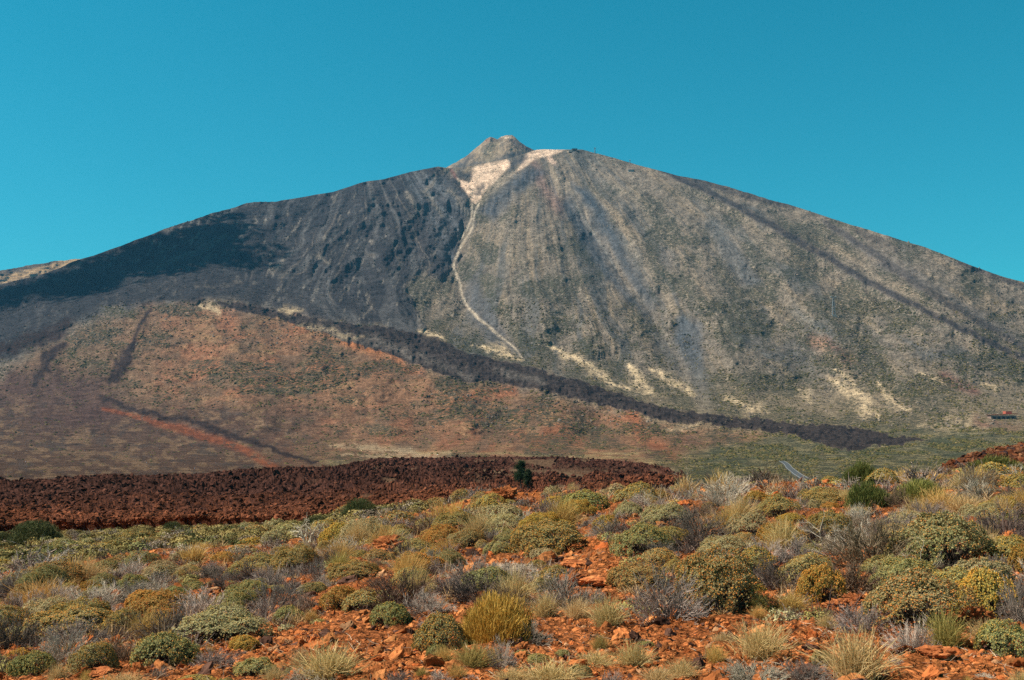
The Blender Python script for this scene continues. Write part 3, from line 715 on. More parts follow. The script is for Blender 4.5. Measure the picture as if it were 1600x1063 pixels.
def build_cone():
    """the small summit cone that stands on the shoulder, and the far ridge at the left"""
    cs = np.array([(660, 290), (680, 273), (697, 262), (712, 254), (730, 243), (742, 233), (755, 222), (760, 217), (766, 214), (772, 216), (777, 218), (783, 214), (790, 212), (800, 211), (805, 215), (812, 222), (822, 229), (838, 236), (860, 247), (900, 270)], float)
    us = np.linspace(662, 896, 300); ys = np.interp(us, cs[:, 0], cs[:, 1]) + (fbm(us / 7., us * 0, 3, 201) - .5) * 1.6
    t = np.linspace(0, 1, 110)
    Y = 300 + (ys[None] - 300) * t[:, None]; U = np.broadcast_to(us[None], Y.shape).copy()
    R = 5300 + (300 - Y) * 6.0 + (np.abs(U - 785) ** 1.6) * 0.35
    R = R - (fbm(U / 16., Y / 22., 4, 205, ridged=True) - .5) * 22 - (fbm(U / 5., Y / 5., 3, 207) - .5) * 18
    R = R - 40 * line(U, Y, [(766, 214), (750, 240), (720, 262)], 9) + 45 * line(U, Y, [(776, 218), (776, 245)], 12)
    P = at(U, Y, R)
    a, b, _ = rays(us, ys); top = P[-1]; back = []
    for dr, dz in ((10, -1), (80, -50), (500, -500)):
        q = top.copy(); q[:, 0] += a * dr; q[:, 1] += b * dr; q[:, 2] += dz; back.append(q)
    C = np.ones(U.shape + (3,)) * np.array([0.29, 0.215, 0.15])
    def mix(c, new, m):
        m = np.clip(m, 0, 1)[..., None]; return c * (1 - m) + np.asarray(new) * m
    wu = U + (fbm(U / 8, Y / 8, 3, 211) - .5) * 10; wy = Y + (fbm(U / 8, Y / 8, 3, 213) - .5) * 8
    C = mix(C, [0.10, 0.095, 0.09], sstep(.5, .7, fbm(U / 6., Y / 9., 4, 215)) * .6)
    C = mix(C, [0.07, 0.07, 0.075], line(wu, wy, [(735, 245), (712, 265), (790, 247), (826, 240)], 6) * .8)
    C = mix(C, [0.30, 0.24, 0.165], line(wu, wy, [(770, 232), (765, 245)], 13) * .7)
    C = mix(C, [0.12, 0.09, 0.085], line(wu, wy, [(800, 220), (825, 234)], 5) * .8)
    C = mix(C, [0.33, 0.2, 0.15], line(wu, wy, [(758, 219), (770, 217)], 4) * .8)
    C = mix(C, [0.55, 0.42, 0.32], line(wu, wy, [(783, 215), (796, 213)], 2.2))
    C = np.concatenate([C, np.repeat(C[-1:], 3, 0)], 0)
    M = np.zeros(C.shape); M[..., 1] = 0.35
    Pall = np.concatenate([P, np.array(back)], 0)
    link('summit_cone', make_mesh('summit_cone', Pall.reshape(-1, 3), grid_faces(Pall.shape[0], 300)[:, ::-1], M_mount, C.reshape(-1, 3), smooth=True, extra={'Mask': M.reshape(-1, 3)}), kind='structure')

    cs = np.array([(-300, 470), (-100, 440), (0, 423), (40, 416), (80, 409), (110, 406), (135, 404), (180, 420), (240, 440)], float)
    us = np.linspace(-300, 236, 300); ys = np.interp(us, cs[:, 0], cs[:, 1]) + (fbm(us / 8., us * 0, 4, 221) - .5) * 3
    Y = 520 + (ys[None] - 520) * t[:, None]; U = np.broadcast_to(us[None], Y.shape).copy()
    R = 5600 + (520 - Y) * 7 - (fbm(U / 30., Y / 20., 5, 225, ridged=True) - .5) * 110
    P = at(U, Y, R); a, b, _ = rays(us, ys); top = P[-1]; back = []
    for dr, dz in ((10, -1), (200, -80), (1500, -900)):
        q = top.copy(); q[:, 0] += a * dr; q[:, 1] += b * dr; q[:, 2] += dz; back.append(q)
    C = np.ones(U.shape + (3,)) * np.array([0.12, 0.095, 0.075])
    wy = Y + (fbm(U / 8, Y / 8, 3, 231) - .5) * 4
    C = mix(C, [0.46, 0.30, 0.16], line(U, wy, [(-60, 448), (0, 437), (50, 427), (85, 418), (112, 409), (140, 402)], 7, 0.0, 4.0) * .9)
    C = mix(C, [0.07, 0.06, 0.05], sstep(.55, .7, fbm(U / 7., Y / 3., 3, 235)) * .6)
    C = np.concatenate([C, np.repeat(C[-1:], 3, 0)], 0); M = np.zeros(C.shape); M[..., 1] = .4
    Pall = np.concatenate([P, np.array(back)], 0)
    link('far_ridge', make_mesh('far_ridge', Pall.reshape(-1, 3), grid_faces(Pall.shape[0], 300)[:, ::-1], M_mount, C.reshape(-1, 3), smooth=True, extra={'Mask': M.reshape(-1, 3)}), kind='structure')
build_cone()

# ------------------------------------------------------------------ rocks
def ico(sub):
    t = (1 + 5 ** .5) / 2
    v = [(-1, t, 0), (1, t, 0), (-1, -t, 0), (1, -t, 0), (0, -1, t), (0, 1, t), (0, -1, -t), (0, 1, -t), (t, 0, -1), (t, 0, 1), (-t, 0, -1), (-t, 0, 1)]
    f = [(0, 11, 5), (0, 5, 1), (0, 1, 7), (0, 7, 10), (0, 10, 11), (1, 5, 9), (5, 11, 4), (11, 10, 2), (10, 7, 6), (7, 1, 8), (3, 9, 4), (3, 4, 2), (3, 2, 6), (3, 6, 8), (3, 8, 9), (4, 9, 5), (2, 4, 11), (6, 2, 10), (8, 6, 7), (9, 8, 1)]
    v = [np.array(p, float) / np.linalg.norm(p) for p in v]
    for _ in range(sub):
        cache = {}; nf = []
        def mid(a, b):
            k = (min(a, b), max(a, b))
            if k not in cache:
                m = v[a] + v[b]; v.append(m / np.linalg.norm(m)); cache[k] = len(v) - 1
            return cache[k]
        for a, b, c in f:
            x, y, z = mid(a, b), mid(b, c), mid(c, a)
            nf += [(a, x, z), (b, y, x), (c, z, y), (x, y, z)]
        f = nf
    return np.array(v), np.array(f)
ICO = {s: ico(s) for s in (0, 1, 2, 3, 4)}

def rock_shape(sub, seed, rough=0.3):
    v, f = ICO[sub]
    r = np.random.default_rng(seed)
    v = v.copy()
    for k in range(7):                                  # chop flat facets
        n = r.normal(size=3); n /= np.linalg.norm(n); d = r.uniform(0.55, 0.85)
        s = v @ n; v = v - np.outer(np.maximum(s - d, 0), n)
    for fr, am in ((1.8, rough), (4.2, rough * .7), (9.0, rough * .4)):
        if fr > 5 and sub < 2: break
        n = vn(v[:, 0] * fr + 20 + seed, v[:, 1] * fr + 20, v[:, 2] * fr + 20, seed)
        v = v * (1 + (n[:, None] - .5) * am * 2.2)
    return v * np.array([1, r.uniform(.7, 1), r.uniform(.55, .85)]), f

def rot_z(v, a):
    c, s = np.cos(a), np.sin(a)
    return np.stack([v[..., 0] * c - v[..., 1] * s, v[..., 0] * s + v[..., 1] * c, v[..., 2]], -1)

def scatter_rocks(pos, size, sub, nshape, col, seed):
    r = np.random.default_rng(seed)
    Vs, Fs, Cs = [], [], []; off = 0
    pick = r.integers(0, nshape, len(pos)); an = r.uniform(0, 6.28, len(pos)); ti = r.normal(0, .35, (len(pos), 2))
    for s in range(nshape):
        k = np.nonzero(pick == s)[0]
        if len(k) == 0: continue
        v, f = rock_shape(sub, seed * 50 + s)
        vv = rot_z(np.broadcast_to(v[None], (len(k),) + v.shape), an[k][:, None])
        vv[..., 2] += vv[..., 0] * ti[k, 0][:, None] + vv[..., 1] * ti[k, 1][:, None]
        vv = vv * size[k][:, None, None] * (1 + r.uniform(-.2, .2, (len(k), 1, 3))) + pos[k][:, None, :]
        ff = f[None] + (np.arange(len(k)) * len(v))[:, None, None] + off
        off += len(k) * len(v)
        Vs.append(vv.reshape(-1, 3)); Fs.append(ff.reshape(-1, 3)); Cs.append(np.repeat(col[k], len(v), 0))
    return np.concatenate(Vs), np.concatenate(Fs), np.concatenate(Cs)

def red_cols(n, r):
    t = r.random(n)[:, None]; b = r.uniform(.45, 1.35, n)[:, None]
    c = (np.array([0.36, 0.092, 0.026]) * (1 - t) + np.array([0.54, 0.215, 0.075]) * t) * b
    k = r.random(n) < .18
    c[k] = np.array([0.12, 0.060, 0.042]) * b[k]
    k = r.random(n) < .04
    c[k] = np.array([0.46, 0.24, 0.12]) * np.minimum(b[k], 1.1)
    return c

def build_rubble():
    r = np.random.default_rng(5)
    parts = []
    for n, r0, r1, s0, s1, sub, pw in ((90000, 6.6, 17, .008, .030, 0, 1.5), (16000, 6.6, 16, .02, .05, 1, 2.0), (2600, 6.8, 17, .035, .10, 2, 3.0), (50000, 15, 40, .022, .075, 0, 1.8), (1500, 15, 40, .07, .2, 2, 2.4), (18000, 34, 75, .05, .2, 1, 1.8)):
        R = np.sqrt(r.uniform(r0 ** 2, r1 ** 2, n)) ; th = r.uniform(-.52, .52, n)
        x = R * np.sin(th); y = R * np.cos(th)
        keep = fbm(x / 1.5, y / 1.5, 3, 251) + r.uniform(-.25, .25, n) > .40
        x, y, R = x[keep], y[keep], R[keep]; m = len(x)
        s = s0 + (s1 - s0) * r.random(m) ** pw
        pos = np.stack([x, y, ground_z(x, y) + s * .25], -1)
        parts.append(scatter_rocks(pos, s, sub, 12, red_cols(m, r), n))
    off = 0; Vs, Fs, Cs = [], [], []
    for v, f, c in parts:
        Vs.append(v); Fs.append(f + off); Cs.append(c); off += len(v)
    link('rubble', make_mesh('rubble', np.concatenate(Vs), np.concatenate(Fs), M_stone, np.concatenate(Cs)), kind='stuff', label='loose red scoria stones strewn over the ground between shrubs')
build_rubble()
def build_litter():
    r = np.random.default_rng(15); n = 9000
    R = np.sqrt(r.uniform(6.8 ** 2, 22 ** 2, n)); th = r.uniform(-.52, .52, n); x = R * np.sin(th); y = R * np.cos(th)
    k = fbm(x / .9, y / .9, 3, 281) > .52; x, y = x[k], y[k]; n = len(x)
    b = np.stack([x, y, ground_z(x, y) + .03], -1); d = r.normal(size=(n, 3)) * np.array([1, 1, .35]); d /= np.linalg.norm(d, axis=1)[:, None]; d[:, 2] = np.abs(d[:, 2])
    t = b + d * r.uniform(.03, .14, (n, 1)); c = np.array([.50, .40, .27]) * r.uniform(.4, 1.2, (n, 1))
    P = np.stack([b, (b + t) / 2 + r.normal(0, .008, (n, 3)), t], 1)
    v, f, c = tubes(P, np.array([.0022, .002, .001])[None] * r.uniform(.6, 1.6, (n, 1)), c)
    link('dry_litter', make_mesh('dry_litter', v, f, M_twig, c), kind='stuff', label='broken dry twigs and straw littered over the red ground')

# ------------------------------------------------------------------ the red-brown lava field behind the scrub, the red slope at the right
LB = np.array([(-320, 826, 120), (0, 819, 128), (200, 823, 120), (400, 823, 112), (520, 812, 105), (600, 803, 105), (700, 786, 130), (800, 779, 170), (900, 770, 230), (1000, 764, 290), (1075, 756, 350)], float)
LT = np.array([(-320, 762, 300), (0, 755, 300), (60, 752, 300), (170, 745, 310), (300, 741, 330), (450, 730, 400), (520, 729, 440), (590, 716, 500), (700, 715, 540), (780, 714, 560), (870, 714, 580), (950, 719, 580), (1010, 725, 540), (1045, 735, 480), (1075, 752, 400)], float)
def lava_pt(u, s):
    yb = np.interp(u, LB[:, 0], LB[:, 1]); rb = np.interp(u, LB[:, 0], LB[:, 2])
    yt = np.interp(u, LT[:, 0], LT[:, 1]); rt = np.interp(u, LT[:, 0], LT[:, 2])
    y = yb + (yt - yb) * s; R = rb * (rt / rb) ** s
    return at(u, y, R), R
def lava_col(u, s, n, r):
    """oxidised red near the front, brown-black on top"""
    t = sstep(.55, .0, s + r.uniform(-.2, .2, n))[:, None]
    b = r.uniform(.3, 1.6, n)[:, None]
    return (np.array([0.072, 0.030, 0.021]) * (1 - t) + np.array([0.165, 0.056, 0.027]) * t) * b * (.7 + .6 * vn(u / 45., s * 5., None, 7))[:, None]
def build_lava():
    us = np.linspace(-315, 1074, 900); s = np.linspace(0, 1, 160)
    S, U = np.meshgrid(s, us, indexing='ij')
    P, R = lava_pt(U, S)
    x, y = P[..., 0], P[..., 1]
    rough = (fbm(x / 7., y / 7., 5, 261, ridged=True) - .55) * 3.0 * np.clip(R / 200, .5, 1.6) + (fbm(x / 28., y / 28., 3, 263) - .5) * 4.5
    vg = sstep(.6, .7, fbm(U / 60., S * 9., 3, 265)) * sstep(450, 600, U) * .8 + sstep(.35, .6, S) * sstep(700, 760, U) * sstep(1000, 940, U) * sstep(.75, .6, S) * .7
    P[..., 2] += rough * sstep(1.0, .9, S) * (1 - .85 * np.clip(vg, 0, 1))
    fr = P[0].copy(); fr[:, 2] -= 14; bk = P[-1].copy(); a, b, _ = rays(us, us * 0 + 740); bk[:, 0] += a * 25; bk[:, 1] += b * 25; bk[:, 2] -= 16
    r = np.random.default_rng(9)
    C = lava_col(U.ravel(), S.ravel(), U.size, r) * .75
    C = C.reshape(U.shape + (3,))
    vg = sstep(.6, .7, fbm(U / 60., S * 9., 3, 265)) * sstep(450, 600, U) * .8 + sstep(.35, .6, S) * sstep(700, 760, U) * sstep(1000, 940, U) * sstep(.75, .6, S) * .7
    C = C * (1 - vg[..., None]) + np.array([0.12, 0.075, 0.045]) * vg[..., None]
    Pa = np.concatenate([fr[None], P, bk[None]], 0); C = np.concatenate([C[:1], C, C[-1:]], 0)
    link('lava_field', make_mesh('lava_field', Pa.reshape(-1, 3), grid_faces(162, 900)[:, ::-1], M_lava, C.reshape(-1, 3)), kind='structure')
    n = 52000
    u = r.uniform(-300, 1070, n); s = r.random(n) ** 1.25 * 1.04 - .04
    P, R = lava_pt(u, s)
    rough = (fbm(P[:, 0] / 7., P[:, 1] / 7., 5, 261, ridged=True) - .55) * 3.0 * np.clip(R / 200, .5, 1.6) + (fbm(P[:, 0] / 28., P[:, 1] / 28., 3, 263) - .5) * 4.5
    P[:, 2] += rough * sstep(1.0, .9, s)
    size = (.14 + .55 * r.random(n) ** 4.0) * np.clip(R / 230, .6, 1.5)
    vgm = (sstep(.6, .7, fbm(u / 60., s * 9., 3, 265)) * sstep(450, 600, u) + sstep(.35, .6, s) * sstep(700, 760, u) * sstep(1000, 940, u) * sstep(.75, .6, s)) < .8
    P, size, u, s = P[vgm], size[vgm], u[vgm], s[vgm]
    v, f, c = scatter_rocks(P, size, 1, 12, lava_col(u, s, len(u), r), 77)
    link('lava_blocks', make_mesh('lava_blocks', v, f, M_lava, c), kind='stuff', label='jagged brown and rust lava blocks heaped over the lava field')
    # red slope, far right
    us = np.linspace(1470, 1900, 200); s = np.linspace(0, 1, 60); S, U = np.meshgrid(s, us, indexing='ij')
    yt = np.interp(us, [1470, 1500, 1530, 1560, 1600, 1700, 1900], [731, 716, 707, 700, 692, 672, 640])
    Y = 745 + (yt[None] - 745) * S; R = 75 + 95 * S
    P = at(U, Y, R); P[..., 2] += (fbm(P[..., 0] / 3., P[..., 1] / 3., 4, 271, ridged=True) - .5) * .9 * sstep(1, .9, S)
    bk = P[-1].copy(); bk[:, 1] += 20; bk[:, 2] -= 14; fr = P[0].copy(); fr[:, 2] -= 6
    C = red_cols(U.size, r).reshape(U.shape + (3,)) * np.array([.30, .34, .5])
    Pa = np.concatenate([fr[None], P, bk[None]], 0); C = np.concatenate([C[:1], C, C[-1:]], 0)
    link('red_slope', make_mesh('red_slope', Pa.reshape(-1, 3), grid_faces(62, 200)[:, ::-1], M_lava, C.reshape(-1, 3)), kind='structure')
    n = 2200; k = r.integers(0, U.size, n); Pk = P.reshape(-1, 3)[k]
    v, f, c = scatter_rocks(Pk, .12 + .45 * r.random(n) ** 2, 1, 10, red_cols(n, r) * np.array([.34, .38, .55]), 78)
    link('slope_stones', make_mesh('slope_stones', v, f, M_lava, c), kind='stuff', label='dark red stones scattered over the slope at the right edge')
build_lava()
print('lava', time.time() - T0)

# ------------------------------------------------------------------ plants: mesh makers
def strips(base, tip, bend, w, cols, seg=3, taper=.25):
    """n flat blades as (n, seg+1, 2) vertices"""
    n = len(base)
    t = np.linspace(0, 1, seg + 1)[None, :, None]
    P = base[:, None] * (1 - t) + tip[:, None] * t + bend[:, None] * (t * (1 - t) * 4) 
    d = tip - base
    rnd = np.random.default_rng(n).normal(size=(n, 3))
    side = np.cross(d, rnd); side /= np.linalg.norm(side, axis=1)[:, None] + 1e-9
    ww = w[:, None, None] * (1 - (1 - taper) * t)
    A = P - side[:, None] * ww; B = P + side[:, None] * ww
    V = np.stack([A, B], 2).reshape(n, -1, 3)
    k = (seg + 1) * 2
    f = np.array([[2 * i, 2 * i + 1, 2 * i + 3, 2 * i + 2] for i in range(seg)])
    Fq = f[None] + (np.arange(n) * k)[:, None, None]
    return V.reshape(-1, 3), Fq.reshape(-1, 4), np.repeat(cols, k, 0)

def tubes(P, rad, cols):
    """P (n, m, 3) polylines, rad (n, m): three-sided tapering twigs"""
    n, m, _ = P.shape
    d = P[:, -1] - P[:, 0]
    a = np.cross(d, np.array([.3, .5, .81])); a /= np.linalg.norm(a, axis=1)[:, None] + 1e-9
    b = np.cross(d, a); b /= np.linalg.norm(b, axis=1)[:, None] + 1e-9
    ring = [a * math.cos(q) + b * math.sin(q) for q in (0, 2.094, 4.189)]
    V = np.stack([P + rad[..., None] * q[:, None] for q in ring], 2).reshape(n, -1, 3)
    f = []
    for i in range(m - 1):
        for k in range(3):
            f.append([3 * i + k, 3 * i + (k + 1) % 3, 3 * (i + 1) + (k + 1) % 3, 3 * (i + 1) + k])
    Fq = np.array(f)[None] + (np.arange(n) * 3 * m)[:, None, None]
    return V.reshape(-1, 3), Fq.reshape(-1, 4), np.repeat(cols, 3 * m, 0)

def join(*parts):
    Vs, Fs, Cs = [], [], []; off = 0
    for v, f, c in parts:
        if f.shape[1] == 3: f = np.concatenate([f, f[:, 2:3]], 1) if False else f
        Vs.append(v); Fs.append(f + off); Cs.append(c); off += len(v)
    return np.concatenate(Vs), np.concatenate(Fs), np.concatenate(Cs)

def dirs(n, r, zmin=0.0):
    z = r.uniform(zmin, 1, n); a = r.uniform(0, 2 * np.pi, n); q = np.sqrt(1 - z * z)
    return np.stack([q * np.cos(a), q * np.sin(a), z], -1)

build_litter()
# palettes (base colours)
PAL = {
    'green': ([0.28, 0.27, 0.10], [0.40, 0.365, 0.165], [0.56, 0.32, 0.08], .26),
    'mixed': ([0.33, 0.275, 0.105], [0.45, 0.375, 0.17], [0.62, 0.30, 0.06], .42),
    'orange': ([0.42, 0.30, 0.07], [0.54, 0.385, 0.12], [0.66, 0.29, 0.05], .62),
    'pale': ([0.42, 0.37, 0.18], [0.54, 0.46, 0.24], [0.62, 0.38, 0.13], .25),
}

def cushion_mesh(seed, n, pal, lobes=4, leaf=.042, flat=1.0):
    """dense dome, unit radius: leaf rosettes over a lumpy union of lobes, dry flower heads among them"""
    r = np.random.default_rng(seed)
    c1, c2, c3, pf = PAL[pal]; c1, c2, c3 = map(np.array, (c1, c2, c3))
    L = [(0, 0, .15, .78, .78, .78)]
    for i in range(lobes):
        a = r.uniform(0, 6.28); q = r.uniform(.35, .62); s = r.uniform(.34, .52)
        L.append((q * math.cos(a), q * math.sin(a), r.uniform(.1, .32), s, s, s * r.uniform(.9, 1.25)))
    L = np.array(L)
    ws = L[:, 3] ** 2; k = r.choice(len(L), n, p=ws / ws.sum())
    d = dirs(n, r, -.25)
    p = L[k, :3] + d * L[k, 3:6]
    bump = fbm(p[:, 0] * 3.2 + seed, p[:, 1] * 3.2 + p[:, 2] * 2.1, 3, seed)
    p = p + d * (bump[:, None] - .55) * .30
    tuft = fbm(p[:, 0] * 7 + seed * 3, p[:, 1] * 7 + p[:, 2] * 5, 2, seed + 1); p = p + d * (tuft[:, None] - .5) * .16
    # drop those buried in another lobe
    ins = np.zeros(n, bool)
    for j in range(len(L)):
        q = ((p - L[j, :3]) / L[j, 3:6]); ins |= (np.sum(q * q, 1) < .70) & (k != j)
    hol = fbm(p[:, 0] * 1.8 + 3 * seed, p[:, 1] * 1.8, 2, seed + 5)
    if lobes >= 7: hol = np.maximum(hol, sstep(-.1, .9, (p[:, 0] * .65 - p[:, 1] * .75) / (np.hypot(p[:, 0], p[:, 1]) + .05)) * .72)
    keep = ~ins & (p[:, 2] > .02) & ((p[:, 2] > .45 * sstep(.50, .62, hol)) | (r.random(n) < .06)) & ((tuft > .36) | (r.random(n) < .35))
    p, d, bump = p[keep], d[keep], bump[keep]; n = len(p)
    dep = r.random(n) ** 2 * .10; p = p - d * dep[:, None]
    patch = fbm(p[:, 0] * 2.3 + 9, p[:, 1] * 2.3 + p[:, 2], 2, seed + 3)
    # leaves
    m = 5
    rv = r.normal(size=(n, m, 3)); rv -= np.sum(rv * d[:, None], 2)[..., None] * d[:, None]; rv /= np.linalg.norm(rv, axis=2)[..., None]
    nd = rv * .9 + d[:, None] * r.uniform(.1, .95, (n, m, 1)); nd /= np.linalg.norm(nd, axis=2)[..., None]
    sz = leaf * r.uniform(.6, 1.25, (n, m, 1))
    side = np.cross(nd, d[:, None] + r.normal(0, .25, (n, m, 3))); side /= np.linalg.norm(side, axis=2)[..., None]
    a = p[:, None] - side * sz * .30; b = p[:, None] + side * sz * .30; c = p[:, None] + nd * sz * 1.25
    V = np.stack([a, b, c], 2).reshape(-1, 3); Fa = np.arange(n * m * 3).reshape(-1, 3)
    mixv = np.clip(patch * 1.6 - .3 + r.normal(0, .18, n), 0, 1)[:, None]
    lc = (c1 * (1 - mixv) + c2 * mixv) * r.uniform(.7, 1.25, (n, 1))
    C = np.repeat(lc, m * 3, 0)
    # flower heads
    fl = r.random(n) < pf * np.clip(.25 + 1.7 * (fbm(p[:, 0] * 2.6 + 4, p[:, 1] * 2.6 + p[:, 2] * 2, 2, seed + 7)), .1, 1.6)
    fp = p[fl] + d[fl] * leaf * .7; q = len(fp)
    ov = np.array([(1, 0, 0), (-1, 0, 0), (0, 1, 0), (0, -1, 0), (0, 0, 1), (0, 0, -1)], float)
    of = np.array([(0, 2, 4), (2, 1, 4), (1, 3, 4), (3, 0, 4), (2, 0, 5), (1, 2, 5), (3, 1, 5), (0, 3, 5)])
    fs = leaf * r.uniform(.28, .58, (q, 1, 1))
    FV = (fp[:, None] + ov[None] * fs).reshape(-1, 3)
    FF = (of[None] + (np.arange(q) * 6)[:, None, None]).reshape(-1, 3)
    FC = np.repeat(c3 * r.uniform(.55, 1.35, (q, 1)) * (1 + r.normal(0, .08, (q, 3))), 6, 0)
    V, Fa, C = join((V, Fa, C), (FV, FF, FC))
    V = V * np.array([1, 1, 1 / max(V[:, 2].max(), .1)])
    V[:, :2] /= np.percentile(np.abs(V[:, :2]), 99.7)
    return make_mesh('foliage', V, Fa, M_leaf, np.clip(C, .01, .9))

def stems_mesh(seed, n=150):
    """woody grey stems under a cushion, unit size"""
    r = np.random.default_rng(seed)
    d = dirs(n, r, .05); L_ = r.uniform(.6, .9, n)
    P0 = np.concatenate([r.normal(0, .12, (n, 2)), np.full((n, 1), -.08)], 1)
    P2 = d * L_[:, None]; P1 = (P0 + P2) * .5 + r.normal(0, .05, (n, 3)) + np.array([0, 0, .06])
    P = np.stack([P0, P1, P2], 1); rad = np.array([.016, .010, .004])[None] * r.uniform(.6, 1.3, (n, 1))
    v, f, c = tubes(P, rad, np.array([.085, .062, .048]) * r.uniform(.5, 1.3, (n, 1)))  # stem colour darkened to deepen the shade inside the shrub
    return make_mesh('stem', v, f, M_twig, c)

def dead_mesh(seed, mains=46, subs=8, tw=3, col=(.36, .33, .31), spread=1.0, thick=1.0, fl=False):
    """bare grey shrub, unit radius and height"""
    r = np.random.default_rng(seed); col = np.array(col)
    parts = []
    d = dirs(mains, r, .12); d[:, :2] *= spread
    L_ = r.uniform(.55, .85, mains)
    P0 = np.concatenate([r.normal(0, .07, (mains, 2)), np.full((mains, 1), -.06)], 1)
    t = np.linspace(0, 1, 5)[None, :, None]
    out = d * L_[:, None]; bend = r.normal(0, .07, (mains, 3)); bend[:, 2] -= .04
    P = P0[:, None] + out[:, None] * t + bend[:, None] * np.sin(t * np.pi) + r.normal(0, .014, (mains, 5, 3)) * (t > 0)
    rad = (np.array([.020, .015, .011, .008, .005])[None] * r.uniform(.5, 1.2, (mains, 1))) * thick
    parts.append(tubes(P, rad, col * r.uniform(.5, 1.0, (mains, 1))))
    def branch(P, cnt, lmin, lmax, rr, jit, bright):
        n = len(P) * cnt
        par = np.repeat(np.arange(len(P)), cnt); q = r.uniform(.3, 1.0, n); m = P.shape[1] - 1
        i = np.minimum((q * m).astype(int), m - 1); fq = (q * m - i)[:, None]
        s = P[par, i] * (1 - fq) + P[par, i + 1] * fq
        dd = P[par, -1] - P[par, 0]; dd /= np.linalg.norm(dd, axis=1)[:, None] + 1e-9
        rd = s / (np.linalg.norm(s, axis=1)[:, None] + 1e-9)
        nd = dd * .5 + rd * .5 + r.normal(0, jit, (n, 3)); nd[:, 2] += .12; nd /= np.linalg.norm(nd, axis=1)[:, None]
        L2 = r.uniform(lmin, lmax, n)[:, None]
        e = s + nd * L2; mid = (s + e) / 2 + r.normal(0, .12, (n, 3)) * L2
        Q = np.stack([s, mid, e], 1); ra = np.array([1, .75, .4])[None] * rr * r.uniform(.7, 1.3, (n, 1)) * thick
        ok = (e[:, 2] > -.03)
        return Q[ok], ra[ok], (col * r.uniform(.6 * bright, 1.2 * bright, (n, 1)))[ok]
    Q, ra, cc = branch(P, subs, .16, .36, .0068, .42, .95); parts.append(tubes(Q, ra, cc))
    if tw:
        Q2, ra2, cc2 = branch(Q, tw, .08, .20, .0048, .45, 1.1); parts.append(tubes(Q2, ra2, cc2))
    v, f, c = join(*parts)
    v[:, 2] /= np.percentile(v[:, 2], 99.9); v[:, :2] /= np.percentile(np.abs(v[:, :2]), 99)
    return make_mesh('branches', v, f, M_twig, np.clip(c, .01, .9))

def grass_mesh(seed, n=650, col=((.40, .25, .085), (.56, .42, .20)), upright=.6, w=.011):
    r = np.random.default_rng(seed)
    base = np.concatenate([r.normal(0, .16, (n, 2)), np.full((n, 1), -.05)], 1)
    d = dirs(n, r, .15); d[:, :2] *= r.uniform(.5, 1.1, (n, 1)) * (1.3 - upright); d[:, 2] = np.maximum(d[:, 2], .35)
    d /= np.linalg.norm(d, axis=1)[:, None]
    ln = r.uniform(.45, 1.05, n)[:, None]
    tip = base + d * ln; bend = np.concatenate([-d[:, :2] * .10 * ln, .08 * ln], 1) + r.normal(0, .03, (n, 3))
    t = r.random((n, 1)); c = (np.array(col[0]) * (1 - t) + np.array(col[1]) * t) * r.uniform(.75, 1.2, (n, 1))
    v, f, c = strips(base, tip, bend, w * r.uniform(.5, 1.1, n), c, 3, .3)
    v[:, 2] /= np.percentile(v[:, 2], 99.5); v[:, :2] /= np.percentile(np.abs(v[:, :2]), 99)
    return make_mesh('blades', v, f, M_grass, np.clip(c, .01, .9))

def broom_mesh(seed, n=4200, col=((.055, .085, .022), (.13, .15, .045)), w=.010, ln=.30, jit=.30):
    """rounded bush of thin upright green or golden switches"""
    r = np.random.default_rng(seed)
    d = dirs(n, r, -.1); lump = fbm(d[:, 0] * 2.2 + seed, d[:, 1] * 2.2 + d[:, 2], 3, seed)
    rad = (.62 + .42 * lump) * r.uniform(.45, 1.0, n) ** .5
    tip = d * rad[:, None]; tip[:, 2] = np.maximum(tip[:, 2], .02) + .06
    L_ = r.uniform(.5, 1.1, n)[:, None] * ln
    dd = d * .6 + np.array([0, 0, .65]) + r.normal(0, jit, (n, 3)); dd /= np.linalg.norm(dd, axis=1)[:, None]
    base = tip - dd * L_
    t = r.random((n, 1)); c = (np.array(col[0]) * (1 - t) + np.array(col[1]) * t) * r.uniform(.7, 1.3, (n, 1))
    v, f, c = strips(base, tip, r.normal(0, .02, (n, 3)), w * r.uniform(.6, 1.2, n), c, 2, .35)
    v[:, 2] = np.maximum(v[:, 2], -.05)
    v[:, 2] /= np.percentile(v[:, 2], 99.7); v[:, :2] /= np.percentile(np.abs(v[:, :2]), 99)
    return make_mesh('foliage', v, f, M_leaf, np.clip(c, .01, .9))

# unit meshes, shared by the copies. near ones carry many small leaves
CUSH = {}
for pi, pal in enumerate(('green', 'mixed', 'orange', 'pale')):
    CUSH[pal] = {'big': [cushion_mesh(300 + pi * 10 + i, 15000, pal, 7, .031) for i in range(3)],
                 'near': [cushion_mesh(320 + pi * 10 + i, 6500, pal, 3 + i, .046) for i in range(3)],
                 'far': [cushion_mesh(340 + pi * 10 + i, 1900, pal, 3, .07) for i in range(2)]}
STEM = [stems_mesh(400 + i) for i in range(3)]
DEADC = {'silver': (.50, .40, .315), 'grey': (.32, .255, .21), 'brown': (.22, .145, .10), 'dark': (.15, .115, .095)}
DEAD = {k: {'near': [dead_mesh(500 + j * 9 + i, 46, 9, 4, c) for i in range(2)], 'far': [dead_mesh(550 + j * 9, 26, 6, 2, c, thick=2.4)]} for j, (k, c) in enumerate(DEADC.items())}
GRC = {'straw': ((.55, .36, .14), (.74, .54, .27)), 'gold': ((.56, .33, .09), (.74, .49, .18)), 'olive': ((.36, .28, .08), (.54, .41, .14))}
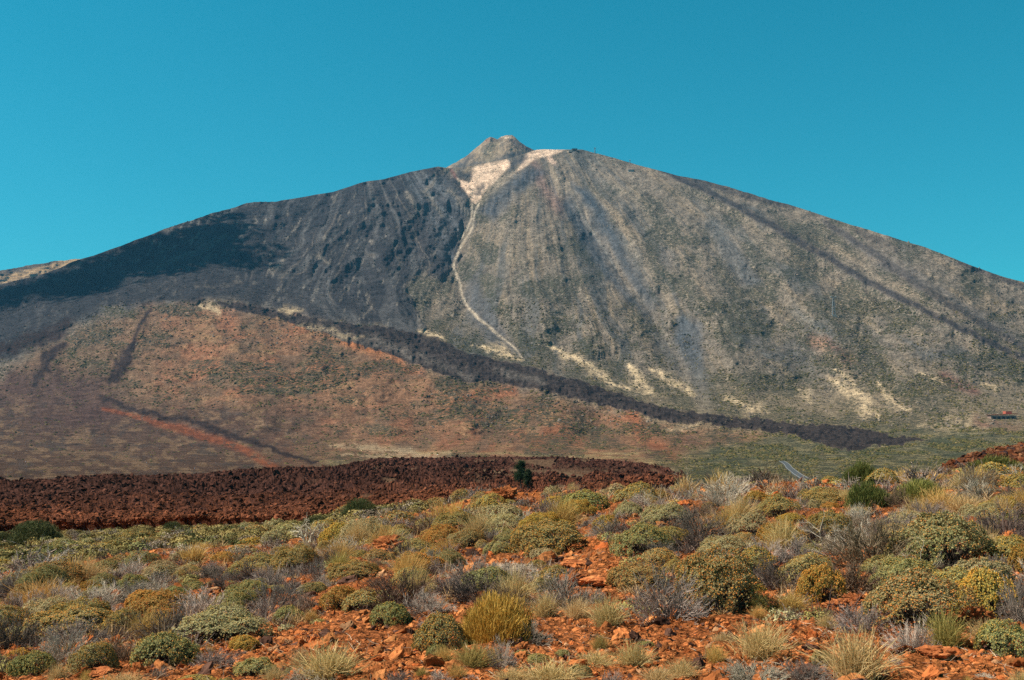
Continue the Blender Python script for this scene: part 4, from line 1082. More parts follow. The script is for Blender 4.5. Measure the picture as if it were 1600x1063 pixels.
GRASS = {k: {'near': [grass_mesh(600 + j * 9 + i, 750, c) for i in range(2)], 'far': [grass_mesh(650 + j * 9, 260, c, w=.024)]} for j, (k, c) in enumerate(GRC.items())}
BROOM = {'green': [broom_mesh(700, 4200, ((.10, .12, .028), (.22, .21, .06))), broom_mesh(701, 4200, ((.09, .11, .026), (.20, .20, .055)))], 'bright': [broom_mesh(703, 4200, ((.19, .21, .045), (.36, .34, .09)))],
         'dark': [broom_mesh(705, 5200, ((.055, .065, .022), (.12, .12, .045)), jit=.6, ln=.16)],
         'gold': [broom_mesh(707, 6500, ((.44, .25, .04), (.70, .44, .10)), w=.008, ln=.26, jit=.2)]}
print('plant meshes', time.time() - T0)

PLANTS = []          # everything placed, for spacing and for labels
rs = np.random.default_rng(21)
CATS = {'C': ('cushion_shrub', 'shrub'), 'D': ('dry_shrub', 'dead shrub'), 'G': ('grass_tuft', 'grass tuft'), 'B': ('broom_bush', 'bush')}

def put(kind, var, x, y, z, rx, rz, R, group, label, squash=1.0):
    name, cat = CATS[kind]
    big = R < 26
    root = None
    if kind == 'C':
        m = 'far' if R > 42 else ('big' if rx > .42 and R < 30 else 'near')
        me = CUSH[var][m][rs.integers(len(CUSH[var][m]))]
    elif kind == 'D':
        q = DEAD[var]['near' if R < 32 else 'far']; me = q[rs.integers(len(q))]
    elif kind == 'G':
        q = GRASS[var]['near' if R < 32 else 'far']; me = q[rs.integers(len(q))]
    else:
        q = BROOM[var]; me = q[rs.integers(len(q))]
    if big and kind in 'CB':
        root = bpy.data.objects.new(name, None); COL.objects.link(root); root.empty_display_size = .2
        f = bpy.data.objects.new('foliage', me); COL.objects.link(f); f.parent = root
        s = bpy.data.objects.new('stem', STEM[rs.integers(3)]); COL.objects.link(s); s.parent = root
    else:
        root = bpy.data.objects.new(name, me); COL.objects.link(root)
    root.location = (x, y, z - .03 * rz)
    root.scale = (rx, rx * squash, rz)
    root.rotation_euler = (0, 0, rs.uniform(-.5, .5) if kind == 'C' and m == 'big' else rs.uniform(0, 6.28))
    tag(root, label, cat, group)
    u, v = proj((x, y, z))
    PLANTS.append(dict(o=root, kind=kind, var=var, x=x, y=y, rx=rx, rz=rz, R=R, u=float(u), v=float(v), label=label))
    return root

# kind, variant, centre x px, base y px, width px, height px, own label (or None: written below)
HAND = [
 ('B','dark',55,853,64,38,'dark olive dome bush at the left in front of the lava field'), ('B','dark',3,855,26,22,None), ('B','dark',115,823,20,13,None), ('B','dark',157,822,13,8,None),
 ('B','dark',333,826,36,18,'near-black round bush at the foot of the lava field'), ('B','dark',537,797,17,11,None), ('B','green',218,845,34,12,None), ('B','green',300,826,30,12,None),
 ('D','silver',48,912,92,52,'tangle of silvery bare branches at the left edge above the rounded shrub'), ('C','orange',6,896,38,22,None), ('C','mixed',80,925,112,48,'long rounded green shrub, dark at its right end, behind the golden grass'),
 ('C','mixed',36,952,50,42,None), ('G','gold',64,955,88,50,'wide golden grass tuft at the left, leaning over grey twigs'), ('D','brown',98,926,32,19,None), ('D','silver',152,955,90,44,'silvery dead shrub right of the wide golden grass tuft'),
 ('C','orange',136,930,34,22,None), ('C','mixed',162,914,32,15,None), ('D','grey',76,970,56,28,None), ('D','silver',28,974,38,25,None), ('C','mixed',120,1003,126,54,'broad olive shrub with orange heads, second from the bottom left corner'),
 ('D','brown',207,1000,74,48,None), ('C','orange',260,985,64,34,None), ('C','orange',224,954,64,32,None), ('C','green',272,938,36,22,None), ('D','grey',288,950,50,20,None), ('D','dark',178,912,34,22,None),
 ('D','silver',206,905,54,32,None), ('G','straw',222,924,44,16,None), ('G','gold',42,988,34,27,None), ('D','silver',102,1044,82,62,'tall pale-twigged dead shrub between two cushions near the bottom left'),
 ('C','orange',30,1040,42,26,None), ('C','green',54,1058,62,40,'small round green shrub at the bottom left corner'), ('C','orange',4,1016,36,34,None), ('C','mixed',146,1057,76,52,'yellow-green rounded shrub at the bottom left, bare brown shrub on its right'),
 ('D','brown',190,1044,66,46,None), ('C','green',252,1046,98,58,'large green shrub before the widest cushion, hollow under its right end'), ('C','pale',345,1010,146,62,'widest low cushion shrub, pale green, lower left'), ('C','orange',382,1020,52,27,None),
 ('G','straw',90,1068,32,32,None), ('G','straw',195,1078,60,26,None), ('C','green',402,1062,70,34,None), ('C','mixed',305,1074,70,18,None), ('D','grey',332,1050,66,40,None), ('C','green',449,978,50,32,'round green cushion with a small straw tuft on its right'),
 ('G','gold',486,976,26,24,None), ('C','green',483,932,42,22,None), ('D','grey',412,972,76,36,None), ('C','green',432,934,40,20,None), ('D','brown',482,964,52,36,None), ('C','mixed',466,896,66,46,'tall dark-sided shrub hollow beneath, below the bleached snag'),
 ('D','grey',428,896,66,36,None), ('D','dark',325,910,64,30,None), ('D','grey',358,917,62,24,None), ('C','orange',350,882,46,20,None), ('C','green',360,924,34,16,None), ('C','green',300,924,38,20,None),
 ('C','mixed',292,903,46,20,None), ('C','mixed',316,953,38,24,None), ('D','silver',548,872,80,34,'wide silvery dead shrub right of the bleached snag'), ('G','gold',553,842,50,26,None), ('D','dark',524,828,26,17,None),
 ('D','grey',492,824,24,13,None), ('C','mixed',398,842,42,22,None), ('C','mixed',378,868,46,18,None), ('G','gold',318,862,28,15,None), ('D','silver',298,872,62,22,None), ('D','silver',372,872,50,18,None),
 ('G','olive',532,892,44,30,None), ('C','mixed',556,910,80,34,'olive cushion left of the red boulder, on open red ground'), ('D','grey',498,908,30,36,None), ('C','green',592,842,58,22,None), ('D','silver',642,862,48,28,None),
 ('C','mixed',668,832,52,23,None), ('C','mixed',716,836,64,38,None), ('C','mixed',692,846,42,20,None), ('C','pale',790,834,78,32,None), ('C','mixed',733,860,64,34,None), ('D','grey',768,850,36,24,None), ('D','silver',822,832,64,34,None),
 ('D','dark',626,812,38,27,None), ('C','mixed',592,808,32,13,None), ('C','mixed',720,778,36,15,None), ('D','grey',746,780,30,12,None), ('C','mixed',686,790,40,13,None), ('C','mixed',862,868,122,56,'large olive shrub casting black shade, centre of the scrub'),
 ('C','mixed',812,868,56,24,None), ('C','orange',674,880,52,24,None), ('C','mixed',641,920,60,36,None), ('G','gold',696,866,38,24,None), ('D','grey',682,902,58,30,None), ('C','pale',600,948,60,26,None), ('C','green',608,982,60,42,'round grey-green cushion beside a grey shrub on open red ground'),
 ('D','grey',668,968,84,46,'grey bare shrub right of the round grey-green cushion'), ('D','dark',716,934,82,40,None), ('D','silver',790,912,110,34,'long silver arc of dead twigs behind the red boulders'), ('D','silver',845,922,60,32,None), ('C','pale',664,930,46,18,None), ('D','brown',782,956,94,36,None),
 ('C','mixed',866,918,64,36,None), ('C','mixed',812,896,38,16,None), ('B','gold',777,1012,112,80,'big golden-yellow bush in the centre foreground'), ('C','mixed',690,1022,80,66,'dark green shrub with orange heads left of the big golden bush'),
 ('D','grey',832,1014,62,44,None), ('G','olive',738,1052,66,48,None), ('D','silver',784,1048,44,52,None), ('G','straw',851,972,46,48,None), ('G','straw',903,974,52,40,None), ('G','straw',950,986,60,54,'pale straw tuft in front of the big grey shrub'), ('D','grey',930,950,60,30,None),
 ('D','grey',1045,980,122,96,'biggest grey bare shrub, beside the hollow cushion shrub'), ('C','mixed',1128,962,136,108,'huge dome shrub with a black hollow beneath, right of the biggest grey shrub'), ('C','mixed',1000,925,96,46,None), ('C','pale',1135,876,82,40,None),
 ('C','green',1008,872,108,54,'smooth grey-green dome shrub above the red rubble, centre right'), ('C','pale',1046,828,80,42,None), ('D','dark',1092,850,98,60,'broad dark twiggy shrub behind the pale cushions'), ('D','grey',956,842,66,36,None), ('D','silver',1000,800,50,30,None),
 ('G','straw',1158,816,46,42,None), ('C','mixed',1216,812,68,40,None), ('C','orange',1240,822,44,20,None), ('G','straw',1232,832,20,16,None), ('D','grey',1246,886,70,50,None), ('D','dark',1218,932,92,66,None), ('C','orange',1284,948,72,66,'orange-flecked shrub left of the brown twiggy thicket'),
 ('D','brown',1332,935,116,60,None), ('D','brown',1368,898,150,92,'big brown thicket of bare branches in the right half'), ('C','mixed',1302,852,70,54,None), ('C','green',1476,898,160,98,'largest grey-green dome on the right behind bare branches'),
 ('C','pale',1424,836,100,38,None), ('B','green',1346,762,54,40,'upright green broom bush on the crest, the left one'), ('B','green',1358,800,62,46,'dark green broom bush below the one on the crest'), ('B','bright',1434,790,66,40,'yellow-green broom bush with a brown bare shrub on its left'), ('D','brown',1401,798,34,42,None),
 ('C','mixed',1288,796,66,32,None), ('B','green',1554,742,80,30,'wide green broom bush at the far right on the crest'), ('C','orange',1540,782,50,24,None), ('C','pale',1524,755,58,20,None), ('C','orange',1576,756,44,14,None), ('G','gold',1470,806,66,44,None), ('G','straw',1506,806,60,34,None), ('G','straw',1440,812,60,34,None),
 ('G','gold',1404,752,60,18,None), ('G','gold',1450,756,60,18,None), ('D','dark',1574,850,84,70,None), ('C','mixed',1560,830,60,38,None), ('C','mixed',1440,990,156,100,'big orange-and-green shrub at the lower right above a grey twiggy clump'), ('D','grey',1346,998,80,54,None), ('D','silver',1425,1030,72,66,'pale grey twiggy clump in front of the big orange-and-green shrub'),
 ('G','olive',1478,1022,60,70,None), ('C','green',1566,1028,80,60,'green shrub with orange heads near the bottom right corner'), ('C','orange',1548,972,86,84,None), ('D','grey',1594,985,64,80,None), ('C','orange',1598,900,40,50,None), ('D','grey',1555,900,44,34,None), ('G','straw',1340,1078,104,96,'tallest straw grass tuft at the bottom right'),
 ('D','silver',1176,1078,110,46,'flat silvery tangle of dead branches at the bottom edge'), ('D','grey',1256,1078,90,48,None), ('C','green',1284,1044,42,28,None), ('G','straw',1192,1038,92,66,None), ('G','straw',1130,1012,40,24,None), ('G','straw',1066,1066,52,36,None), ('G','olive',1187,958,28,32,None), ('G','gold',1238,962,50,36,None), ('G','straw',1292,988,30,30,None),
 ('G','straw',1540,1012,50,44,None), ('G','straw',512,1072,104,66,'wide straw and grey tuft at the bottom, left of centre'), ('D','silver',478,1078,80,36,None), ('G','straw',862,1080,116,44,None), ('G','straw',930,1052,70,34,None), ('C','green',842,1040,40,18,None), ('C','green',906,1066,44,26,None),
 ('G','straw',990,1048,62,44,None), ('G','straw',1030,1074,60,32,None), ('G','straw',800,1075,60,30,None), ('D','silver',1430,1060,2,2,None), ('D','dark',530,1000,30,16,None), ('C','green',1010,1012,28,10,None), ('C','mixed',1180,900,80,46,None),
]
def zone(u, v):
    return None
for kind, var, px, py, w, h, lab in HAND:
    if w < 5: continue
    w *= 1.12; h *= 1.08
    hit = ground_near(px, py)
    p, R = hit
    rx = w * R / F / 2; rz = h * R / F
    # the base pixel is the near edge of the plant
    a, b, _ = rays(px, py); R2 = R + rx * .75
    x, y = a * R2, b * R2
    # keep the crown where the photo shows it: ground rises or falls behind the near edge
    z = float(ground_z(x, y))
    _, _, ct = rays(px, py - h)
    ztop = CAMZ + ct * R2
    put(kind, var, float(x), float(y), z, rx, float(np.clip(ztop - z, rz * .6, rz * 1.7)), R, None, lab)
print('hand', len(PLANTS))

# fill between them: rejection on overlap, thinner on the open red ground
BARE = [(540, 960, 640, 1063), (980, 985, 1300, 1035), (1460, 1030, 1600, 1063), (705, 868, 830, 895), (880, 855, 985, 950), (1175, 815, 1265, 850), (1495, 880, 1550, 925), (560, 780, 640, 800), (400, 985, 560, 1040), (790, 770, 850, 790), (500, 925, 570, 1000)]
def bare(u, v):
    return any(a < u < c and b < v < d for a, b, c, d in BARE)
KC = {'C': 0, 'D': 0, 'G': 0, 'B': 0}
CAP = {'C': 300, 'D': 270, 'G': 118, 'B': 30}
def fill(n, kinds, r0, r1, smin, smax, rng, spacing=.8, group=None, umin=-60, umax=1660, tries=60):
    got = 0; k = 0
    while got < n and k < n * tries:
        k += 1
        R = math.exp(rng.uniform(math.log(r0), math.log(r1))); u = rng.uniform(umin, umax)
        a, b, _ = rays(u, 800.); x, y = float(a * R), float(b * R); z = float(ground_z(x, y))
        pu, pv = proj((x, y, z))
        if bare(pu, pv) and rng.random() < .93: continue
        if pv > 1085: continue
        rx = rng.uniform(smin, smax)
        # seen? nothing of the ground nearer may hide its top
        _, _, c = rays(pu, pv); rr = np.linspace(6, R * .97, 60); aa, bb, cc = rays(pu, pv)
        top = z + rx * 1.0
        sl = (top - CAMZ) / R
        if np.any(CAMZ + sl * rr < ground_z(aa * rr, bb * rr)): continue
        if any((p['x'] - x) ** 2 + (p['y'] - y) ** 2 < (spacing * (p['rx'] + rx)) ** 2 for p in PLANTS): continue
        kd, var = kinds[rng.integers(len(kinds))]
        if sum(p['kind'] == kd for p in PLANTS) >= CAP[kd]: continue
        if R > 24 and (1205 < pu < 1268 or 798 < pu < 834) and pv < 790: continue
        rz = rx * {'C': rng.uniform(.75, 1.1), 'D': rng.uniform(.8, 1.2), 'G': rng.uniform(.9, 1.3), 'B': rng.uniform(.9, 1.3)}[kd]
        put(kd, var, x, y, z, rx * (1.0 if kd != 'G' else .7), rz, R, group, None); got += 1
    return got
KN = [('C', 'green'), ('C', 'mixed'), ('C', 'orange'), ('C', 'mixed'), ('C', 'pale'), ('D', 'grey'), ('D', 'silver'), ('D', 'dark'), ('G', 'straw'), ('G', 'gold'), ('C', 'mixed'), ('D', 'brown')]
KM = [('C', 'green'), ('C', 'mixed'), ('C', 'pale'), ('C', 'mixed'), ('C', 'orange'), ('D', 'grey'), ('D', 'silver'), ('D', 'dark'), ('G', 'gold'), ('C', 'pale'), ('B', 'green')]
rf = np.random.default_rng(44)
print('fill near', fill(64, [('C', 'green'), ('G', 'straw'), ('D', 'grey'), ('G', 'olive'), ('D', 'silver'), ('G', 'gold')], 7.6, 12, .06, .17, rf, 1.0))
KN = [('C', 'green'), ('C', 'mixed'), ('C', 'orange'), ('C', 'pale'), ('C', 'mixed'), ('C', 'green'), ('C', 'mixed'), ('D', 'grey'), ('D', 'silver'), ('D', 'dark'), ('D', 'grey'), ('G', 'straw'), ('G', 'gold'), ('D', 'brown'), ('D', 'silver'), ('D', 'dark')]
print('fill mid', fill(210, KN, 12, 28, .18, .52, rf, .48))
print('fill far', fill(60, [('C', 'green'), ('C', 'mixed'), ('C', 'pale'), ('C', 'mixed'), ('D', 'grey'), ('B', 'dark')], 55, 112, .45, 1.1, rf, .6, umax=560))
KM = [('C', 'green'), ('C', 'mixed'), ('C', 'pale'), ('C', 'orange'), ('C', 'mixed'), ('C', 'mixed'), ('C', 'green'), ('D', 'grey'), ('D', 'silver'), ('D', 'dark'), ('D', 'brown'), ('G', 'gold'), ('G', 'straw'), ('C', 'mixed'), ('B', 'dark') if False else ('D', 'grey')]
print('fill', fill(360, KM, 25, 60, .3, .85, rf, .42))
print('fill ridge', fill(50, [('G', 'gold'), ('G', 'straw'), ('D', 'silver'), ('D', 'grey'), ('C', 'pale')], 34, 58, .3, .7, rf, .5, umin=800, umax=1640))

# the far scrub nobody could count: beyond the individuals, down to the lava field and over the valley floor
def blobs(name, pos, size, cols, label, sub=0, seed=3):
    r = np.random.default_rng(seed); v0, f0 = ICO[sub]; n = len(pos)
    vv = np.broadcast_to(v0[None], (n,) + v0.shape) * (1 + r.uniform(-.28, .28, (n, len(v0), 1)))
    vv = vv * size[:, None, None] * np.array([1, 1, .62]) + pos[:, None]
    ff = f0[None] + (np.arange(n) * len(v0))[:, None, None]
    C = np.repeat(cols, len(v0), 0) * r.uniform(.8, 1.2, (n * len(v0), 1))
    link(name, make_mesh(name, vv.reshape(-1, 3), ff.reshape(-1, 3), M_far, C), kind='stuff', label=label)
M_far = col_mat('far_scrub_leaves', .9, .05, 3.0, .6, 1.4)
def scrub_cols(n, r, greener=0.0):
    base = np.array([[.28, .26, .11], [.36, .31, .13], [.20, .22, .10], [.42, .35, .16], [.30, .27, .23], [.09, .12, .05]])
    p = np.array([.26, .22, .18, .14, .14, .06]); p = p * np.array([1, 1, 1 + 2 * greener, 1 - .5 * greener, 1 - .7 * greener, 1 + 3 * greener]); p /= p.sum()
    return base[r.choice(6, n, p=p)] * r.uniform(.6, 1.2, (n, 1)) * np.array([1.04, .92, .80])
def build_undergrowth():
    r = np.random.default_rng(91); n = 6000
    R = np.exp(r.uniform(math.log(11), math.log(62), n)); u = r.uniform(-200, 1800, n)
    a, b, _ = rays(u, u * 0 + 800); x, y = a * R, b * R; z = ground_z(x, y); pu, pv = proj(np.stack([x, y, z], -1))
    k = (fbm(x / 2.2, y / 2.2, 3, 291) > .49) & ~np.array([bare(p, q) for p, q in zip(pu, pv)]) & (pv < 1075)
    x, y, z, R = x[k], y[k], z[k], R[k]; n = len(x)
    px_ = np.array([[p['x'], p['y'], p['rx']] for p in PLANTS])
    d2 = np.min(np.hypot(x[:, None] - px_[None, :, 0], y[:, None] - px_[None, :, 1]) / px_[None, :, 2], 1)
    k = (d2 > .8) & (r.random(n) < np.where(d2 < 2.2, 1.0, .45)); x, y, z, R = x[k], y[k], z[k], R[k]; n = len(x)
    s = r.uniform(.07, .24, n) * np.clip(R / 22, .8, 1.6)
    P = np.stack([x, y, z], -1)
    tw = r.random(n) < .74
    # leafy mats
    i = np.nonzero(~tw)[0]; m = 330
    d = dirs(len(i) * m, r, 0).reshape(len(i), m, 3)
    p = P[i][:, None] + d * s[i, None, None] * np.array([1.2, 1.2, .7]) * r.uniform(.55, 1.05, (len(i), m, 1))
    rv = r.normal(size=d.shape); rv -= np.sum(rv * d, 2)[..., None] * d; nd = rv * .9 + d * .5; nd /= np.linalg.norm(nd, axis=2)[..., None]; side = np.cross(nd, d); side /= np.linalg.norm(side, axis=2)[..., None]
    q = s[i, None, None] * .045 + .003
    V = np.stack([p - side * q, p + side * q, p + nd * q * 2.6], 2).reshape(-1, 3)
    pal = np.array([[.32, .30, .12], [.42, .35, .12], [.50, .33, .08], [.44, .38, .20]])[r.integers(0, 4, len(i))]
    C = np.repeat(pal[:, None] * r.uniform(.6, 1.3, (len(i), m, 1)), 3, 1).reshape(-1, 3)
    link('undergrowth', make_mesh('undergrowth', V, np.arange(len(V)).reshape(-1, 3), M_leaf, C), kind='stuff', label='low leafy mats filling the gaps between the shrubs')
    i = np.nonzero(tw)[0]; m = 110
    d = dirs(len(i) * m, r, .05).reshape(-1, 3); ii = np.repeat(i, m)
    b0 = P[ii] + r.normal(0, .35, (len(ii), 3)) * s[ii, None] * np.array([1, 1, .15]); t = b0 + (d + r.normal(0, .35, d.shape)) * s[ii, None] * r.uniform(.5, 1.3, (len(ii), 1)); t[:, 2] = np.maximum(t[:, 2], P[ii, 2])
    pal = np.array([[.46, .38, .30], [.28, .22, .175], [.15, .115, .09], [.62, .46, .22], [.58, .40, .15]])[r.integers(0, 5, len(i))]
    c = np.repeat(pal, m, 0) * r.uniform(.6, 1.2, (len(ii), 1))
    v, f, c = strips(b0, t, r.normal(0, .015, b0.shape), (.0018 + .00022 * R)[ii], c, 1, .3)
    link('dry_undergrowth', make_mesh('dry_undergrowth', v, f, M_twig, c), kind='stuff', label='dry grey twigs and straw filling the gaps between the shrubs')
build_undergrowth()
def build_far_scrub():
    r = np.random.default_rng(71)
    # instanced small shrubs as one joined mesh: leafy clumps at 45 to 150 m
    n = 2600; R = np.exp(r.uniform(math.log(52), math.log(160), n)); u = r.uniform(-80, 700, n)
    k = u < 660 - 2.2 * np.maximum(R - 60, 0); R, u = R[k], u[k]
    a, b, _ = rays(u, u * 0 + 800); x, y = a * R, b * R; z = ground_z(x, y)
    s = r.uniform(.3, .95, len(x))
    parts = []
    for i in range(len(x)):
        parts.append(i)
    m = 420
    d = dirs(len(x) * m, r, 0).reshape(len(x), m, 3)
    lump = vn(d[..., 0] * 2.5 + x[:, None], d[..., 1] * 2.5 + y[:, None], None, 5)[..., None]
    p = np.stack([x, y, z], -1)[:, None] + d * s[:, None, None] * np.array([1, 1, .8]) * (.72 + .4 * lump) * r.uniform(.85, 1.0, (len(x), m, 1))
    rv = r.normal(size=d.shape); rv -= np.sum(rv * d, 2)[..., None] * d; rv /= np.linalg.norm(rv, axis=2)[..., None]
    nd = rv + d * .4; side = np.cross(nd, d); side /= np.linalg.norm(side, axis=2)[..., None]
    q = s[:, None, None] * .06
    V = np.stack([p - side * q, p + side * q, p + nd * q * 1.6], 2).reshape(-1, 3)
    kc = scrub_cols(len(x), r) * .95
    C = np.repeat(kc[:, None] * r.uniform(.5, 1.3, (len(x), m, 1)), 3, 1).reshape(-1, 3)
    link('scrub', make_mesh('scrub', V, np.arange(len(V)).reshape(-1, 3), M_far, C), kind='stuff', label='dense low scrub covering the ground before the lava field')
    # valley floor and lower slopes
    w = (MM[..., 2] * 1.0 + .30 * MM[..., 0] * (MYY > 590) + .22 * MM[..., 0] * ((MYY > 470) & (MYY <= 590))) * (MYY < 775)
    w = w * np.clip((MR / 1000.) ** 1.2, .1, 4)
    w = w * (fbm(MUU / 30., MYY / 6., 3, 301) > .47)
    w[:, (MU < -60) | (MU > 1680)] = 0
    pr = (w / w.sum()).ravel(); idx = r.choice(len(pr), 30000, p=pr)
    P = MP.reshape(-1, 3)[idx] + r.normal(0, 1.2, (len(idx), 3)) * np.array([1, 1, 0]); Rr = MR.ravel()[idx]
    sz = r.uniform(.9, 2.2, len(idx)) * np.clip(Rr / 1400, .55, 1.5)
    blobs('valley_scrub', P, sz, scrub_cols(len(idx), r, .8) * .42, 'dark green scrub dotted over the valley floor and lower slopes', 0)
build_far_scrub()
def build_slope_rocks():
    r = np.random.default_rng(81)
    w = ((MUU > 640) & (MYY < 670) & (MYY > 255) | (MUU < 720) & (MYY < 540) & (MYY > 300)) * (.35 + MM[..., 0] * .6 + .4 * (MM[..., 1] > .6))
    w = w * (fbm(MUU / 26., MYY / 20., 3, 311) > .46) * (MR / 3000.)
    w[:, (MU < -40) | (MU > 1660)] = 0
    pr = (w / w.sum()).ravel(); idx = r.choice(len(pr), 24000, p=pr)
    P = MP.reshape(-1, 3)[idx]; sz = .9 + 3.8 * r.random(len(idx)) ** 3.5; t = r.random((len(idx), 1)); dark = (MM[..., 1].ravel()[idx] > .6)[:, None]
    col = (np.array([.11, .09, .075]) * (1 - t) + np.array([.24, .19, .15]) * t) * np.where(dark, .45, 1.0)
    v, f, c = scatter_rocks(P, sz, 0, 8, col, 83)
    link('slope_rocks', make_mesh('slope_rocks', v, f, M_lava, c), kind='stuff', label='fallen rocks and crags dotted over the mountain slopes')
build_slope_rocks()
print('scrub', time.time() - T0)

# ------------------------------------------------------------------ boulders
def boulder(px, py, w, h, label, seed, tone=1.0, n=1):
    p, R = ground_near(px, py)
    s = w * R / F / 2
    r = np.random.default_rng(seed)
    V, Fc = rock_shape(4, seed, .42 if h > .5 * w else .22)
    V = V * s; V[:, 2] *= (h * R / F / 2) / (np.abs(V[:, 2]).max())
    V[:, 2] += h * R / F / 2 * .72
    nn = fbm(V[:, 0] / s * 3 + 5, (V[:, 1] + V[:, 2]) / s * 3 + 5, 4, seed)[:, None]
    C = (np.array([.30, .075, .026]) * (1 - nn) + np.array([.50, .19, .07]) * nn) * tone * (.6 + .8 * nn)
    a, b, _ = rays(px, py); x, y = a * (R + s * .6), b * (R + s * .6)
    o = link('boulder', make_mesh('boulder', V, Fc, M_stone, C), loc=(x, y, float(ground_z(x, y))), label=label, cat='boulder')
    return o
boulder(611, 868, 50, 34, 'rust-red craggy boulder among silvery twigs, left of centre', 1, .85)
boulder(789, 790, 42, 38, 'tallest red rock standing on the crest below the two pines', 2, .8)
boulder(768, 794, 30, 18, 'low red rock leaning against the tallest red rock', 3, .85)
boulder(894, 922, 40, 30, 'brown fissured boulder right of the long silver twigs', 4, .8)
boulder(928, 922, 50, 22, 'sandy orange boulder with a smooth top beside the brown fissured one', 5, 1.35)
boulder(1312, 958, 44, 26, 'dark-hollowed reddish boulder below the orange-flecked shrub', 6, .9)
boulder(1338, 950, 36, 24, 'small rusty boulder behind the dark-hollowed one', 7, .9)
boulder(1462, 1036, 52, 26, 'low orange boulder on the red ground at lower right', 8, 1.15)
boulder(160, 1062, 40, 18, 'flat reddish rock at the bottom left, below the bare brown shrub', 9, 1.1)
boulder(1520, 985, 44, 40, 'upright brown rock between straw tufts at the right', 10, .75)
boulder(745, 915, 60, 16, 'flat red rock slab in front of the silver twig arc', 11, 1.1)
boulder(800, 925, 50, 18, 'orange rock beside the flat slab under the silver twigs', 12, 1.05)
boulder(1012, 1040, 30, 14, 'small orange rock on bare ground near the bottom centre', 13, 1.2)
boulder(900, 888, 46, 14, 'broken red rock heap in front of the large olive shrub', 14, 1.0)
boulder(1520, 912, 60, 30, 'glowing red rock between the two right-hand domes', 15, 1.0)
boulder(980, 900, 40, 16, 'red rock at the left foot of the smooth grey-green dome', 16, .95)
boulder(1440, 742, 26, 10, 'small red rock on the crest among golden grass', 17, .8)
boulder(330, 1000, 1, 1, 'x', 18) if False else None

# ------------------------------------------------------------------ bare snags: thick bleached branches
def snag(px, py, w, h, label, seed, col=(.60, .53, .44), limbs=6, thick=.02, lean=0.0):
    p, R = ground_near(px, py)
    r = np.random.default_rng(seed); s = h * R / F; ww = w * R / F / 2
    parts = []
    def grow(p0, d, ln, rad, depth):
        m = 7; P = [p0]; q = p0.copy(); dd = d.copy()
        for i in range(m - 1):
            dd = dd + r.normal(0, .16, 3); dd /= np.linalg.norm(dd); q = q + dd * ln / (m - 1); P.append(q.copy())
        P = np.array(P); ra = np.linspace(rad, rad * .35, m)
        parts.append(tubes(P[None], ra[None], np.array(col)[None] * r.uniform(.75, 1.1)))
        if depth < 3:
            for k in range(3 if depth else 3):
                i = r.integers(2, m); nd = dd + r.normal(0, .6, 3); nd[2] = abs(nd[2]) * .6 + .1; nd /= np.linalg.norm(nd)
                grow(P[i], nd, ln * r.uniform(.35, .65), rad * .5, depth + 1)
    for k in range(limbs):
        a = r.uniform(0, 6.28); t = r.uniform(.2, 1.0)
        d = np.array([math.cos(a) * t * ww / s + lean, math.sin(a) * t * ww / s, 1.0]); d /= np.linalg.norm(d)
        grow(np.array([r.normal(0, .03), r.normal(0, .03), -.05]), d, s * r.uniform(.7, 1.0), thick * s, 0)
    v, f, c = join(*parts)
    link('snag', make_mesh('snag', v, f, M_twig, c), loc=tuple(p), label=label, cat='dead shrub')
snag(480, 856, 60, 44, 'bleached white snag standing above the tall dark-sided shrub', 1, (.68, .58, .46), 6, .035)
snag(452, 806, 26, 14, 'small bleached snag near the lava field edge, upper left', 2, (.62, .52, .4), 5, .035)
snag(1202, 772, 26, 52, 'thin black dead stem leaning on the crest, left of the road', 3, (.06, .045, .04), 2, .016, -.35)
snag(1020, 800, 70, 44, 'long thin dead branches arching over the crest scrub, right of centre', 4, (.38, .31, .25), 6, .012)
snag(1076, 785, 40, 42, 'spindly bare branch reaching above the crest scrub', 5, (.36, .29, .23), 3, .014)
snag(1590, 760, 44, 36, 'bleached forked branches at the right edge of the crest', 6, (.6, .5, .4), 5, .018)
snag(1305, 880, 70, 80, 'pale curved branch rising left of the brown thicket', 7, (.55, .46, .37), 3, .012, -.5)
snag(1450, 905, 30, 48, 'short pale stump-like branch between thicket and largest dome', 8, (.52, .42, .33), 3, .022)
snag(70, 905, 90, 50, 'splayed bleached branches over the silvery tangle at the left edge', 9, (.58, .53, .47), 8, .012)
snag(206, 912, 60, 40, 'small leafless branching shrub in the left scrub', 10, (.45, .40, .35), 6, .012)
snag(1262, 762, 10, 16, 'short dark dead twig upright on the crest', 11, (.07, .055, .05), 1, .02)

